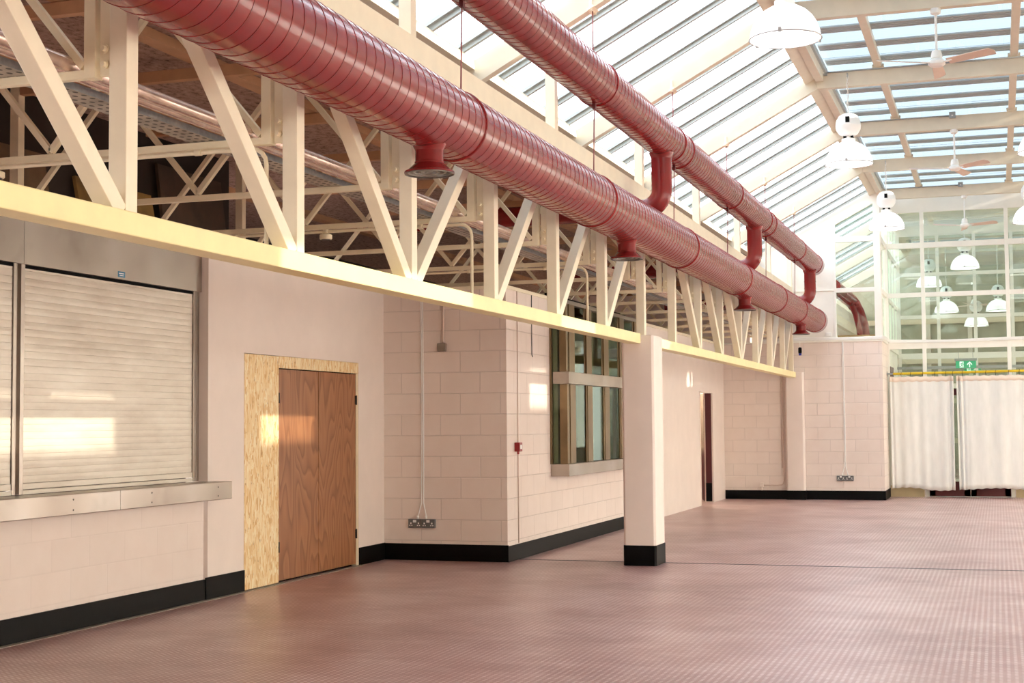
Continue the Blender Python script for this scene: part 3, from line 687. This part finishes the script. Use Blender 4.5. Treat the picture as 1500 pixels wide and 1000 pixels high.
for y in (14.75, 20.85, 27.35):
    pth = [(PX, y, PZU-.1), (PX, y, 3.91)]+[(PX-.2*(1-math.cos(a)), y, 3.91-.2*math.sin(a)) for a in [i*PI/2/8 for i in range(1, 9)]]+[(-6.0, y, 3.71)]
    bd = MB().tube(pth, .107, 32).build('branch_duct', RED, ud, sharp=.25)
    MB().tube([(PX, y, 4.075), (PX, y, 4.095)], .110, 32).build('joint', RED, bd)
    MB().tube([(PX, y, 3.945), (PX, y, 3.965)], .109, 32).build('joint', RED, bd)
    MB().lathe([(.1075, -.03), (.112, -.012), (.122, .008), (.13, .03)], (PX, y, PZU-PRU+.0), 'Z', 32).build('saddle', RED, bd)
# hanger rods
for k in range(1, 7):
    y = FY[k]+3.29*0
    where = ['under the frame above the third upright', 'under the roof frame at top centre', 'under the roof frame with the first fan', 'under the roof frame between the front lamps', 'under the roof frame with the second fan', 'under the roof frame with the third lamp'][k-1]
    zt = RZ+SL*(PX-RX)
    t = thing('hanger_rod', 'thin red rod hanging the upper duct '+where, 'rod', (PX, y, PZU+PRU), 'duct hanger rods')
    MB().tube([(PX, y, PZU+PRU-.01), (PX, y, zt-.0)], .0055, 8).build('rod', RODC, t)
    g = MB(); d = Vector((1, 0, SL)).normalized()
    g.bar((PX-.03, y, zt-.014), (PX+.03, y, zt+.02), .17, .02, (0, 1, 0)); g.box(PX-.014, PX+.014, y-.075, y-.052, zt-.02, zt+.1); g.box(PX-.014, PX+.014, y+.052, y+.075, zt-.02, zt+.1)
    g.build('clip', CREAM, t)
    t = thing('hanger_rod', 'red rod between the two ducts '+where, 'rod', (PX, y, PZL+PRL), 'duct hanger rods')
    MB().tube([(PX-.012, y+.02, PZL+PRL-.01), (PX, y+.02, PZU-PRU+.01)], .0055, 8).build('rod', RODC, t)
    MB().box(PX-.014, PX+.014, y, y+.04, PZU-PRU-.05, PZU-PRU+.004).build('bracket', REDDK, t)

# ------------------------------------------------------------------ pendant lamps, fans, boxes
def pendant(label, x, y, zr_, zh, group):
    t = thing('pendant_lamp', label, 'lamp', (x, y, zr_), group); c = (x, y, zr_)
    prof = [(.293, 0), (.296, .012), (.290, .02), (.283, .07), (.262, .13), (.225, .19), (.175, .24), (.12, .272), (.085, .285)]
    m = MB(); n = 72; vs = []
    for r_, h in prof+[(r_-.006, h+.002) for r_, h in reversed(prof)]:
        for k in range(n):
            a = 2*PI*k/n; rr = r_*(1+(.006 if k % 2 else -.002)); vs.append((x+rr*math.cos(a), y+rr*math.sin(a), zr_+h))
    L = len(prof)*2
    m.add(vs, [(i*n+k, i*n+(k+1) % n, (i+1)*n+(k+1) % n, (i+1)*n+k) for i in range(L-1) for k in range(n)], 0, True)
    m.build('lamp_shade', SHADE, t)
    MB().lathe([(0, .012), (.18, .004), (.286, .016), (.286, .02), (0, .03)], c, 'Z', 48).build('diffuser', GLOW, t)
    rm = MB(); ring = [(x+.298*math.cos(2*PI*k/40), y+.298*math.sin(2*PI*k/40), zr_+.004) for k in range(41)]; rm.tube(ring, .005, 6, cap=False)
    for a in (.5, 2.6, 4.7): rm.box(x+.30*math.cos(a)-.012, x+.30*math.cos(a)+.012, y+.30*math.sin(a)-.012, y+.30*math.sin(a)+.012, zr_-.006, zr_+.03)
    rm.build('rim_clip', paint('rim_wire_grey', (170, 164, 160), .3, .02, metal=.5) if 'rim_wire_grey' not in MATS else MATS['rim_wire_grey'], t)
    MB().lathe([(0, 0), (.075, 0), (.085, .02), (.085, .05), (.05, .06), (.05, .085)], (x, y, zr_+.275), 'Z', 28).build('collar', WHITE, t)
    MB().box(x-.06, x-.02, y-.05, y+.05, zr_+.325, zr_+.365).box(x+.03, x+.06, y-.05, y+.05, zr_+.325, zr_+.365).build('gap_bracket', LEAFDK, t)
    g = MB(); gp = [(0, 0), (.07, .002), (.115, .03), (.150, .085), (.155, .13), (.157, .135), (.155, .14), (.145, .20), (.11, .262), (.06, .29), (0, .296)]; vs = []; n = 48
    for r_, h in gp:
        for k in range(n):
            a = 2*PI*k/n; rr = r_*(1+(.03 if (h > .14 and (k//2) % 2) else 0)); vs.append((x+rr*math.cos(a), y+rr*math.sin(a), zr_+.355+h))
    g.add(vs, [(i*n+k, i*n+(k+1) % n, (i+1)*n+(k+1) % n, (i+1)*n+k) for i in range(len(gp)-1) for k in range(n)], 0, True)
    gh = g.build('gear_housing', WHITE, t)
    B(x-.02, x+.03, y-.155, y-.13, zr_+.51, zr_+.585).build('inlet_label', LEAFDK, gh)
    ch = MB(); z = zr_+.64; i = 0
    while z < zh-.02:
        a = Vector((.011, 0, 0)) if i % 2 else Vector((0, .011, 0))
        ch.tube([Vector((x, y, z+.019))+a*math.cos(q)+Vector((0, 0, .021*math.sin(q))) for q in [j*2*PI/8 for j in range(9)]], .003, 5, cap=False); z += .034; i += 1
    ch.build('chain', WHITE, t)
    MB().tube([(x+.012*math.cos(j*1.1), y+.012*math.sin(j*1.1), zr_+.64+j*(zh-zr_-.64)/12) for j in range(13)], .005, 6).build('flex', WHITE, t)
    MB().tube([(x, y, zh-.03), (x, y, zh+.02)], .008, 8).build('hook', GREYBOX, t)
    return t
GL = 'large white pendant lamps'
lx, lr = -1.70, .60
for x, k, lab in ((-1.60, 2, 'largest white pendant lamp, cut off by the top edge above the ridge'), (lx, 4, 'white dome pendant lamp with whole gear housing in front of the left ridge'), (lx, 6, 'white dome pendant lamp hanging in front of the far gable window'),
                  (lr, 4, 'white pendant lamp just showing at the right edge, upper of the two'), (lr, 6, 'white pendant lamp cut by the right edge beside the glazed screen')):
    pendant(lab, x, FY[k]-.05 if k > 2 else FY[k], 4.715 if k > 2 else 4.665, RZ+.15, GL)
for x, y, z, lab in ((-.58, 31.85, 4.66, 'white pendant lamp seen through the screen just below the far fan'), (-1.14, 37.5, 4.15, 'white pendant lamp seen through the lower middle pane of the screen, left one'), (.07, 37.6, 4.15, 'white pendant lamp seen through the lower middle pane of the screen, right one'),
                     (-.46, 38.5, 3.85, 'lowest white pendant lamp seen through the screen'), (-1.45, 35.2, 4.6, 'white pendant lamp seen through the screen behind its first mullion')):
    pendant(lab, x, y, z, RZ+.1, 'white pendant lamps beyond the screen')

def fan(label, x, y, z0, rot):
    t = thing('ceiling_fan', label, 'fan', (x, y, z0-.66), 'white ceiling fans')
    MB().lathe([(0, 0), (.05, 0), (.055, -.02), (.05, -.05), (.035, -.06), (0, -.06)], (x, y, z0), 'Z', 28).build('canopy', WHITE, t)
    MB().tube([(x, y, z0-.05), (x, y, z0-.46)], .013, 12).build('down_rod', WHITE, t)
    MB().lathe([(.02, 0), (.045, -.01), (.055, -.05), (.058, -.085), (.05, -.09), (.085, -.12), (.085, -.15), (.06, -.17), (0, -.17)], (x, y, z0-.43), 'Z', 32).build('motor', WHITE, t)
    for i in range(3):
        a = rot+i*2*PI/3; d = Vector((math.cos(a), math.sin(a), 0)); n = Vector((-d.y, d.x, 0)); zz = z0-.565
        m = MB(); P0 = Vector((x, y, zz))
        pts = [(.13, -.045), (.62, -.06), (.66, -.01), (.64, .06), (.13, .05)]
        top = [P0+d*u+n*v_+Vector((0, 0, -v_*.34+.003)) for u, v_ in pts]; bot = [p_-Vector((0, 0, .006)) for p_ in top]
        m.add(top+bot, [(0, 1, 2, 3, 4), (9, 8, 7, 6, 5)]+[(q, (q+1) % 5, 5+(q+1) % 5, 5+q) for q in range(5)])
        bl = m.build('blade', BROWNBLADE, t)
        MB().bar(P0+d*.07, P0+d*.18, .04, .008, n).build('blade_arm', WHITE, bl)
    return t
for k, lab in ((3, 'white ceiling fan nearest the top of the photo, beige blades'), (5, 'white ceiling fan in the middle of the roof, second from the top'), (7, 'white ceiling fan just in front of the glazed screen')):
    fan(lab, -.505, FY[k]+.0, RZ, math.radians({3: -31, 5: -45, 7: -28}[k]))
fan('white ceiling fan seen through the screen, deepest one', -.51, 38.38, 4.95, math.radians(10))
# grey boxes and galvanised conduit on the crossbeams
for k, x, lab in ((4, -1.99, 'grey junction box at the knee of the roof frame between the front lamps'), (5, -.52, 'grey junction box on the crossbeam above the second fan'), (7, -.56, 'grey junction box on the crossbeam above the fan by the screen')):
    y = FY[k]-.05; zc = 5.885
    t = thing('junction_box', lab, 'junction box', (x, y, zc), 'grey junction boxes')
    B(x-.045, x+.045, y-.05, y, zc-.02, zc+.07).build('body', GREYBOX, t, .006)
    B(x-.012, x+.012, y-.053, y-.05, zc+.005, zc+.025).build('label_plate', WHITE, t)
    if k != 4:
        tag(MB().tube([(-1.95, y-.014, zc+.02), (x-.046, y-.014, zc+.02)], .011, 10).build('conduit', GREYBOX), 'grey steel conduit leading left from the box above the %s' % ('second fan' if k == 5 else 'fan by the screen'), 'conduit', 'steel conduits on crossbeams')
    else:
        tag(MB().tube([(x+.046, y-.014, zc+.02), (.9, y-.014, zc+.02)], .011, 10).build('conduit', GREYBOX), 'grey steel conduit along the crossbeam from the knee junction box', 'conduit', 'steel conduits on crossbeams')

# ------------------------------------------------------------------ sockets, cables, small wall fittings
def sockets(label, x, z, y):
    t = thing('socket_outlet', label, 'socket', (x, y, z))
    for i in (-1, 1):
        cx = x+i*.079
        B(cx-.078, cx+.078, y-.045, y, z-.048, z+.048).build('metal_box', SOCKG, t, .004)
        pl = MB()
        for sx in (-.045, .045): pl.box(cx+sx-.007, cx+sx+.007, y-.048, y-.045, z-.006, z+.012).box(cx+sx-.018, cx+sx-.006, y-.048, y-.045, z-.026, z-.016).box(cx+sx+.006, cx+sx+.018, y-.048, y-.045, z-.026, z-.016)
        pl.build('pin_hole', WHITE, t)
        B(cx-.018, cx+.018, y-.052, y-.045, z+.012, z+.04).build('rocker', WHITE, t)
        MB().tube([(cx-i*.03, y-.025, z+.05), (cx-i*.03, y-.025, z+.085)], .013, 10).build('gland', WHITE, t)
sockets('double metal socket box at the foot of the near block wall', -6.057, .405, YB)
sockets('double metal socket box at the foot of the far block wall', -2.78, .41, YF)
def cables(label, x, z, y, ztop):
    m = MB()
    for i in (-1, 1): m.tube([(x+i*.049, y-.022, z), (x+i*.045, y-.02, z+.02), (x+i*.012, y-.008, z+.15), (x+i*.009+.008, y-.008, (z+ztop)*.5), (x+i*.009, y-.008, ztop)], .007, 8)
    return tag(m.build('cable', WHITE), label, 'cable')
cables('pair of white cables down the near block wall to its socket box', -6.057, .48, YB, 2.97)
cables('pair of white cables down the far block wall to its socket box', -2.78, .485, YF, 3.0)
t = thing('switch_box', 'small dull metal box at the end of a conduit on the near block wall', 'box', (-5.81, YB, 2.34))
B(-5.857, -5.765, YB-.055, YB, 2.297, 2.388).build('body', paint('dull_brown_box', (140, 126, 112), .5, .05), t, .005)
tag(MB().tube([(-5.80, YB-.014, 2.388), (-5.80, YB-.014, 2.98)], .0125, 10).build('conduit', CONDP), 'pink painted conduit dropping to the small metal box on the near block wall', 'conduit')
t = thing('fire_call_point', 'small red fire alarm call point on the pink wall corner beside the hatch', 'call point', (XS+.05, 15.34, 1.19))
B(XS, XS+.075, 15.20, 15.45, 1.188, 1.286).build('body', FRED, t, .006) if False else B(XS, XS+.062, 15.285, 15.385, 1.188, 1.288).build('body', FRED, t, .006)
B(XS+.062, XS+.0635, 15.305, 15.365, 1.215, 1.262).build('glass_plate', WHITE, t)
MB().lathe([(0, -.03), (.012, -.03), (.014, 0)], (XS+.04, 15.30, 1.188), 'Z', 10).build('test_key', FRED, t)
tag(MB().tube([(XS+.006, 15.40, .18), (XS+.006, 15.40, 2.97)], .006, 8).build('conduit', CONDP), 'thin pink conduit running up past the red call point', 'conduit')
tag(MB().tube([(XS+.008, 15.93, 2.97), (XS+.008, 15.93, 2.28), (XS+.008, 15.96, 2.26)], .005, 8).build('cable', DKGREY), 'loose dark cable hanging down the wall left of the hatch', 'cable')
pth = [(-3.93, YF-.012, 3.0), (-3.93, YF-.012, .36), (-3.95, YF-.012, .30), (-3.99, YF-.012, .275), (-4.05, YF-.012, .27), (-4.32, YF-.012, .27)]
tag(MB().tube(pth, .012, 10).build('conduit', CONDP), 'pink conduit down the far block wall bending left near the floor', 'conduit')
tag(MB().tube([(-3.965, YF-.012, 3.0), (-3.965, YF-.012, .6)], .009, 10).build('conduit', CONDP), 'thin pink conduit beside the bent one on the far block wall', 'conduit')
t = thing('outlet_box', 'small pink box on the far block wall above the black skirting', 'box', (-4.36, YF, .24))
B(-4.395, -4.325, YF-.05, YF, .238, .318).build('body', PINKPL, t, .005)
MB().tube([(-4.36, YF-.025, .17), (-4.36, YF-.025, .24)], .016, 10).build('spigot', PINKPL, t)
t = thing('power_plug', 'black and blue connector hanging on a white cord beside the far end of the truss', 'plug', (-3.565, 28.16, 2.775))
MB().lathe([(0, 0), (.030, 0), (.034, .03), (.034, .1), (.022, .115), (.0, .118)], (-3.565, 28.16, 2.79), 'Z', 16).build('body', LEAFDK, t)
MB().lathe([(0, -.04), (.026, -.04), (.028, 0)], (-3.565, 28.16, 2.79), 'Z', 16).build('socket', BLUE, t)
MB().tube([(-3.565, 28.16, 2.905), (-3.565, 28.16, 3.02)], .006, 8).build('cord', WHITE, t)
t = thing('switch_plate', 'white switch plate on the white gable below the duct end', 'switch', (-3.045, YF+.02, 3.11))
B(-3.10, -2.99, YF-.005, YF+.02, 3.11, 3.185).build('plate', WHITE, t, .004)
B(-3.075, -3.015, YF-.01, YF-.005, 3.13, 3.165).build('rocker', WHITE, t)
m = MB()
for i, dz in enumerate((0, .022, .04)): m.tube([(-4.3, YF-.03, 3.045+dz*.4), (-3.4, YF-.03, 3.05+dz), (-2.8, YF-.035, 3.05+dz*.6), (-2.04, YF-.03, 3.045+dz), (-2.0, YF+.1, 3.045+dz), (-2.0, YG-.08, 3.04+dz), (-1.93, YG-.03, 3.035+dz), (-.9, YG-.03, 3.025+dz*.7), (.2, YG-.03, 3.04+dz), (2.0, YG-.03, 3.05+dz)], .012, 8)
tag(m.build('cable_bundle', WHITE), 'bundle of white cables along the ledge of the far wall and screen', 'cable')

# ------------------------------------------------------------------ doorway in the inner wall
r = sroot('door_3', (XS, 26.5, 0))
MB().box(XS-.16, XS+.01, 27.05, 27.10, 0, 2.05).box(XS-.16, XS+.01, 25.86, 25.885, 0, 2.05).box(XS-.16, XS+.01, 25.86, 27.1, 2.03, 2.05).build('door_frame', PINKPL, r)
lf = MB().bar((XS-.15, 27.09, 1.025), (XS-.37, 27.87, 1.025), 2.01, .044, (0, 0, 1)).build('door_leaf', MAROON, r, .004)
MB().box(XS-.13, XS-.02, 27.03, 27.06, .02, 2.03).build('door_stop', MAROON, r)
B(XS-.132, XS-.018, 27.022, 27.03, .02, .36).build('kick_plate', LEAFDK, lf)
for z in (.98, 1.12): MB().lathe([(0, -.02), (.03, -.02), (.032, 0), (0, 0)], (XS-.375, 27.78, z), 'X', 14).tube([(XS-.38, 27.78, z), (XS-.43, 27.775, z), (XS-.43, 27.70, z)], .011, 8).build('handle', BRASS, lf)
struct('wall_room', B(-6.6, XS-.02, YF-.04, YF-.001, .9, 2.97), paint('cream_room_wall', (248, 240, 206), .7, .02))
struct('baseboard_room', B(-6.6, XS-.02, YF-.05, YF-.001, 0, .9), paint('dark_brown_dado', (58, 44, 36), .6, .05))
struct('ceiling_room', B(-6.9, XS-.16, 25.2, YF, 2.97, 3.0), WHITEP)
rl = bpy.data.lights.new('room_fill_light', 'POINT'); rl.energy = 70; rl.shadow_soft_size = .15; rl.color = (1, .95, .8)  # unseen fill light added to brighten the room behind the doorway
ro = bpy.data.objects.new('room_fill_light', rl); COL.objects.link(ro); ro.location = (-5.9, 27.2, 2.6)

# ------------------------------------------------------------------ curtains on a yellow rail
YC = 29.40
t = thing('curtain_rail', 'yellow painted pipe rail carrying the white curtains', 'rail', (-.6, YC, 2.41))
MB().tube([(-1.93, YC, 2.405), (3.6, YC, 2.445)], .024, 16).build('pipe', YRAIL, t)
MB().tube([(-2.05, YC, 2.405), (-1.90, YC, 2.405)], .018, 12).lathe([(0, 0), (.05, 0), (.05, .008), (0, .008)], (-2.045, YC, 2.405), 'X', 20).build('bracket', GREYBOX, t)
def curtain(label, x0, x1, gath, hooks, seed):
    rnd = random.Random(seed)
    t = thing('curtain', label, 'curtain', ((x0+x1)/2, YC, .15), 'white curtains on the yellow rail')
    nx, nz = 150, 24; W = x1-x0; ph = [rnd.uniform(0, 6.28) for _ in range(6)]
    def pt(u, w):      # u across, w 0 top .. 1 bottom
        x = x0+W*u
        g = sum(a*math.exp(-((u-c_)/s_)**2) for c_, s_, a in gath)
        y = .012*math.sin(u*9+ph[0]+w*.8)+.010*math.sin(u*23+ph[1]+w*1.6)+.006*math.sin(u*41+ph[2]-w)+g*.04*math.sin(u*W*75+ph[3])*(1-.35*w)
        y += .01*math.sin(3*w+ph[4]+5*u)
        x += .012*w*math.sin(u*17+ph[5])
        z = 2.345+.006*math.sin(u*W*40) - (2.345-.155)*w + (-.018*math.sin(u*7+seed)+.02*math.sin(u*3.1+1))*w
        return (x, YC-.01+y, z)
    m = MB(); vs = [pt(i/nx, j/nz) for j in range(nz+1) for i in range(nx+1)]
    m.add(vs, [(j*(nx+1)+i, j*(nx+1)+i+1, (j+1)*(nx+1)+i+1, (j+1)*(nx+1)+i) for j in range(nz) for i in range(nx)], 0, True)
    o = m.build('cloth', CLOTH, t); sm = o.modifiers.new('thick', 'SOLIDIFY'); sm.thickness = .003
    hm = MB(); vs = []
    for j in range(2):
        for i in range(nx+1):
            p_ = pt(i/nx, j*.045); vs.append((p_[0], p_[1]-.006, p_[2]))
    hm.add(vs, [(i, i+1, nx+2+i, nx+1+i) for i in range(nx)], 0, True)
    o = hm.build('header_tape', HEM, t); sm = o.modifiers.new('thick', 'SOLIDIFY'); sm.thickness = .004
    for x in hooks:
        zz = 2.405+.04*(x+1.93)/5.53
        MB().tube([(x+.006*math.sin(a), YC+.030*math.cos(a), zz+.030*math.sin(a)) for a in [q*2*PI/14 for q in range(15)]], .004, 6, cap=False).tube([(x, YC, zz-.030), (x, YC-.006, zz-.075)], .004, 6).build('hook', LEAFDK, t)
    return t
X_ = lambda u: -1.916+(u-1310)*.01268
curtain('white canvas curtain from the far wall corner to the gap', -2.0, -.80, [(0, .05, 1), (.98, .05, 1.0)], [X_(u) for u in (1321, 1335, 1353, 1371, 1387, 1397)], 3)
curtain('white canvas curtain right of the gap, running out of the photo', -.75, 1.15, [(.02, .05, 1.2)], [X_(u) for u in (1411, 1430, 1445, 1459, 1478, 1493, 1511, 1530, 1548)], 8)

# ------------------------------------------------------------------ beyond the screen
def exit_sign(label, x, y, z, w, h):
    t = thing('exit_sign', label, 'sign', (x, y, z), 'green exit signs')
    B(x, x+w, y, y+.03, z, z+h).build('panel', EXITG, t)
    B(x-.02, x+w+.02, y-.01, y+.04, z+h, z+h+.05).build('housing', GREYBOX, t)
    k = h; yy = y-.003
    fx = lambda a: x+w*.5+a*k; fz = lambda b: z+b*k
    def poly(pts, mat, name, d=0): return MB().prism([(fx(a), fz(b)) for a, b in pts], 'Y', yy-d, yy-d+.002).build(name, mat, t)
    poly([(-.82, .1), (-.30, .1), (-.30, .9), (-.82, .9)], EXITW, 'door_symbol')
    man = MB()
    for pts in ([(-.60, .40), (-.48, .40), (-.42, .68), (-.56, .70)], [(-.50, .40), (-.34, .30), (-.36, .12), (-.42, .14), (-.44, .26), (-.58, .34)], [(-.60, .42), (-.66, .28), (-.82, .26), (-.82, .20), (-.60, .22), (-.52, .40)],
                [(-.44, .66), (-.32, .56), (-.24, .60), (-.24, .55), (-.33, .48), (-.47, .60)], [(-.56, .68), (-.70, .62), (-.74, .50), (-.69, .49), (-.65, .57), (-.54, .60)]): man.prism([(fx(a), fz(b)) for a, b in pts], 'Y', yy-.003, yy-.001)
    man.prism([(fx(-.44)+.07*k*math.cos(q*PI/6), fz(.78)+.07*k*math.sin(q*PI/6)) for q in range(12)], 'Y', yy-.003, yy-.001)
    man.build('running_figure', EXITG, t)
    ar = MB(); ar.prism([(fx(a), fz(b)) for a, b in ((.42, .12), (.54, .12), (.54, .6), (.42, .6))], 'Y', yy, yy+.002)
    ar.prism([(fx(a), fz(b)) for a, b in ((.48, .9), (.80, .56), (.80, .40), (.48, .72), (.16, .40), (.16, .56))], 'Y', yy, yy+.002)
    ar.build('arrow', EXITW, t)
    MB().tube([(x+.06, y+.015, z+h+.05), (x+.06, y+.015, z+h+.5)], .004, 6).tube([(x+w-.06, y+.015, z+h+.05), (x+w-.06, y+.015, z+h+.5)], .004, 6).build('hanging_wire', GREYBOX, t)
exit_sign('green exit sign with running figure and up arrow, hanging whole behind the screen glass', -.792, 31.0, 2.545, .395, .15)
exit_sign('green exit sign half hidden behind the yellow curtain rail', -.70, 34.6, 2.55, .36, .15)
r = sroot('window_4', (0, 33.6, 0)); fr = MB(); YH = 33.6
for x in (-2.05, -1.20, -.42, .36, 1.14, 2.0): fr.box(x-.035, x+.035, YH, YH+.07, 0, 5.9)
for z0, z1 in ((.0, .2), (2.2, 2.3), (2.85, 2.98), (3.75, 3.83), (4.7, 4.78), (5.6, 5.95)): fr.box(-2.07, 4.4, YH+.004, YH+.066, z0, z1)
fr.build('frame', WHITEP, r)
B(-2.05, 4.4, YH+.03, YH+.036, .2, 5.7).build('pane', GLSCREEN, r)
struct('trim_9', B(-2.1, 4.4, 33.4, 33.5, 2.62, 2.68), GREYBOX)
struct('wall_vestibule', B(-2.3, -2.1, YG+.1, 33.6, 0, 2.95).box(-2.3, -2.1, 35.5, 46, 0, 2.6), WHITEP)
r = sroot('door_4', (-2.08, 31.2, 0)); B(-2.1, -2.06, 30.7, 31.6, 0, 2.6).build('door_leaf', MAROON, r)
r = sroot('window_5', (-2.08, 31, 3)); fr = MB()
for y in (30.6, 31.5, 32.4, 33.3): fr.box(-2.12, -2.06, y, y+.06, 2.95, 5.9)
for z0, z1 in ((2.95, 3.05), (3.92, 4.01), (4.89, 5.0)): fr.box(-2.116, -2.064, YG+.09, 33.59, z0, z1)
fr.build('frame', WHITEP, r)
B(-2.092, -2.086, YG+.1, 33.6, 3.0, 5.6).build('pane', GLSCREEN, r)
struct('wall_beyond', B(-8, 6, 46, 46.2, 0, 6.6), GREENISH)
struct('ceiling_beyond', B(-8, 6, 38.5, 46, 6.15, 6.25), WHITEP)
struct('wall_beyond_right', B(5.0, 5.2, 34, 46, 0, 6.6), WHITEP)
for i in range(6): struct('trim_%d' % (60+i), B(-2+1.2*i, -1.88+1.2*i, 45.8, 45.9, 0, 5.2), WHITEP)
for i in range(4): struct('trim_%d' % (70+i), B(-4, 5, 45.75, 45.8, .8+1.2*i, .95+1.2*i), CREAM)
# next hall beyond the gable window
tag(B(-3.72, -3.60, YF+.3, 44, 3.82, 4.06).build('beam', CREAM), 'cream beam of the next hall seen low through the gable window', 'beam')
tag(B(-3.70, -3.60, 31.3, 31.4, 0, 5.0).build('post', CREAM), 'cream post of the next hall seen through the gable window', 'post')
tag(B(-4.4, -3.75, 36, 36.1, 3.3, 4.3).build('stored_board', TIMBER), 'tan board standing in the next hall behind the gable window', 'board')
t = thing('ventilation_duct', 'short red duct of the next hall seen through the gable window, bending down', 'duct', (-3.2, 36, 3.6))
P1 = [(-3.13, 30.2, 4.235), (-3.13, 33.9, 4.235)]
MB().tube(P1+[(-3.10, 34.02, 4.20), (-3.05, 34.08, 4.12)], .15, 28).build('tube', RED, t)
MB().tube([(-3.02, 34.0, 4.2), (-2.93, 34.1, 4.0), (-2.85, 34.2, 3.7), (-2.80, 34.2, 3.2)], .085, 24).build('branch_duct', RED, t)
MB().tube([(-3.10, 33.7, 4.15), (-3.02, 33.9, 3.9), (-2.96, 34.0, 3.6), (-2.92, 34.0, 3.2)], .065, 24).build('branch_duct', RED, t)
for y in (31.6, 33.0, 33.8): MB().lathe([(.15, -.02), (.155, -.015), (.155, .015), (.15, .02)], (-3.13, y, 4.235), 'Y', 32).build('collar', RED, t)
struct('trim_80', MB().box(-2.93, -2.15, YF+.6, YF+.65, 3.0, 3.16), TIMBER)
struct('wall_next', B(-4.2, -4.1, YF+.3, 46, 0, 4.7), WHITEP)

# ------------------------------------------------------------------ light
W = bpy.data.worlds.new('world'); S.world = W; W.use_nodes = True; nt = W.node_tree; nt.nodes.clear()
out = nt.nodes.new('ShaderNodeOutputWorld'); bg = nt.nodes.new('ShaderNodeBackground')
tc = nt.nodes.new('ShaderNodeTexCoord'); sp = nt.nodes.new('ShaderNodeSeparateXYZ'); nt.links.new(tc.outputs['Generated'], sp.inputs[0])
rp = nt.nodes.new('ShaderNodeValToRGB'); e = rp.color_ramp.elements
e[0].position = .0; e[0].color = (1, .98, .95, 1); e[1].position = .5; e[1].color = (.89, .95, 1, 1)
nt.links.new(sp.outputs['Z'], rp.inputs[0]); nt.links.new(rp.outputs[0], bg.inputs[0]); bg.inputs[1].default_value = 2.6
nt.links.new(bg.outputs[0], out.inputs[0])
sun = bpy.data.lights.new('sun', 'SUN'); sun.energy = 6.5; sun.angle = math.radians(.8); sun.color = (1, .9, .74)
so = bpy.data.objects.new('sun', sun); COL.objects.link(so)
d = Vector((-1, .04, -.25)).normalized(); so.rotation_euler = d.to_track_quat('-Z', 'Y').to_euler(); so.location = (20, 10, 12)

vs = S.view_settings; vs.view_transform = 'Standard'; vs.look = 'None'; vs.gamma = 1; vs.use_curve_mapping = False; vs.exposure = 1.08
S.cycles.use_denoising = True; S.cycles.denoising_prefilter = 'ACCURATE'; S.cycles.max_bounces = 10; S.cycles.diffuse_bounces = 5; S.cycles.transparent_max_bounces = 24; S.cycles.sample_clamp_indirect = 6
for o in bpy.data.objects:
    if 'org' in o: del o['org']
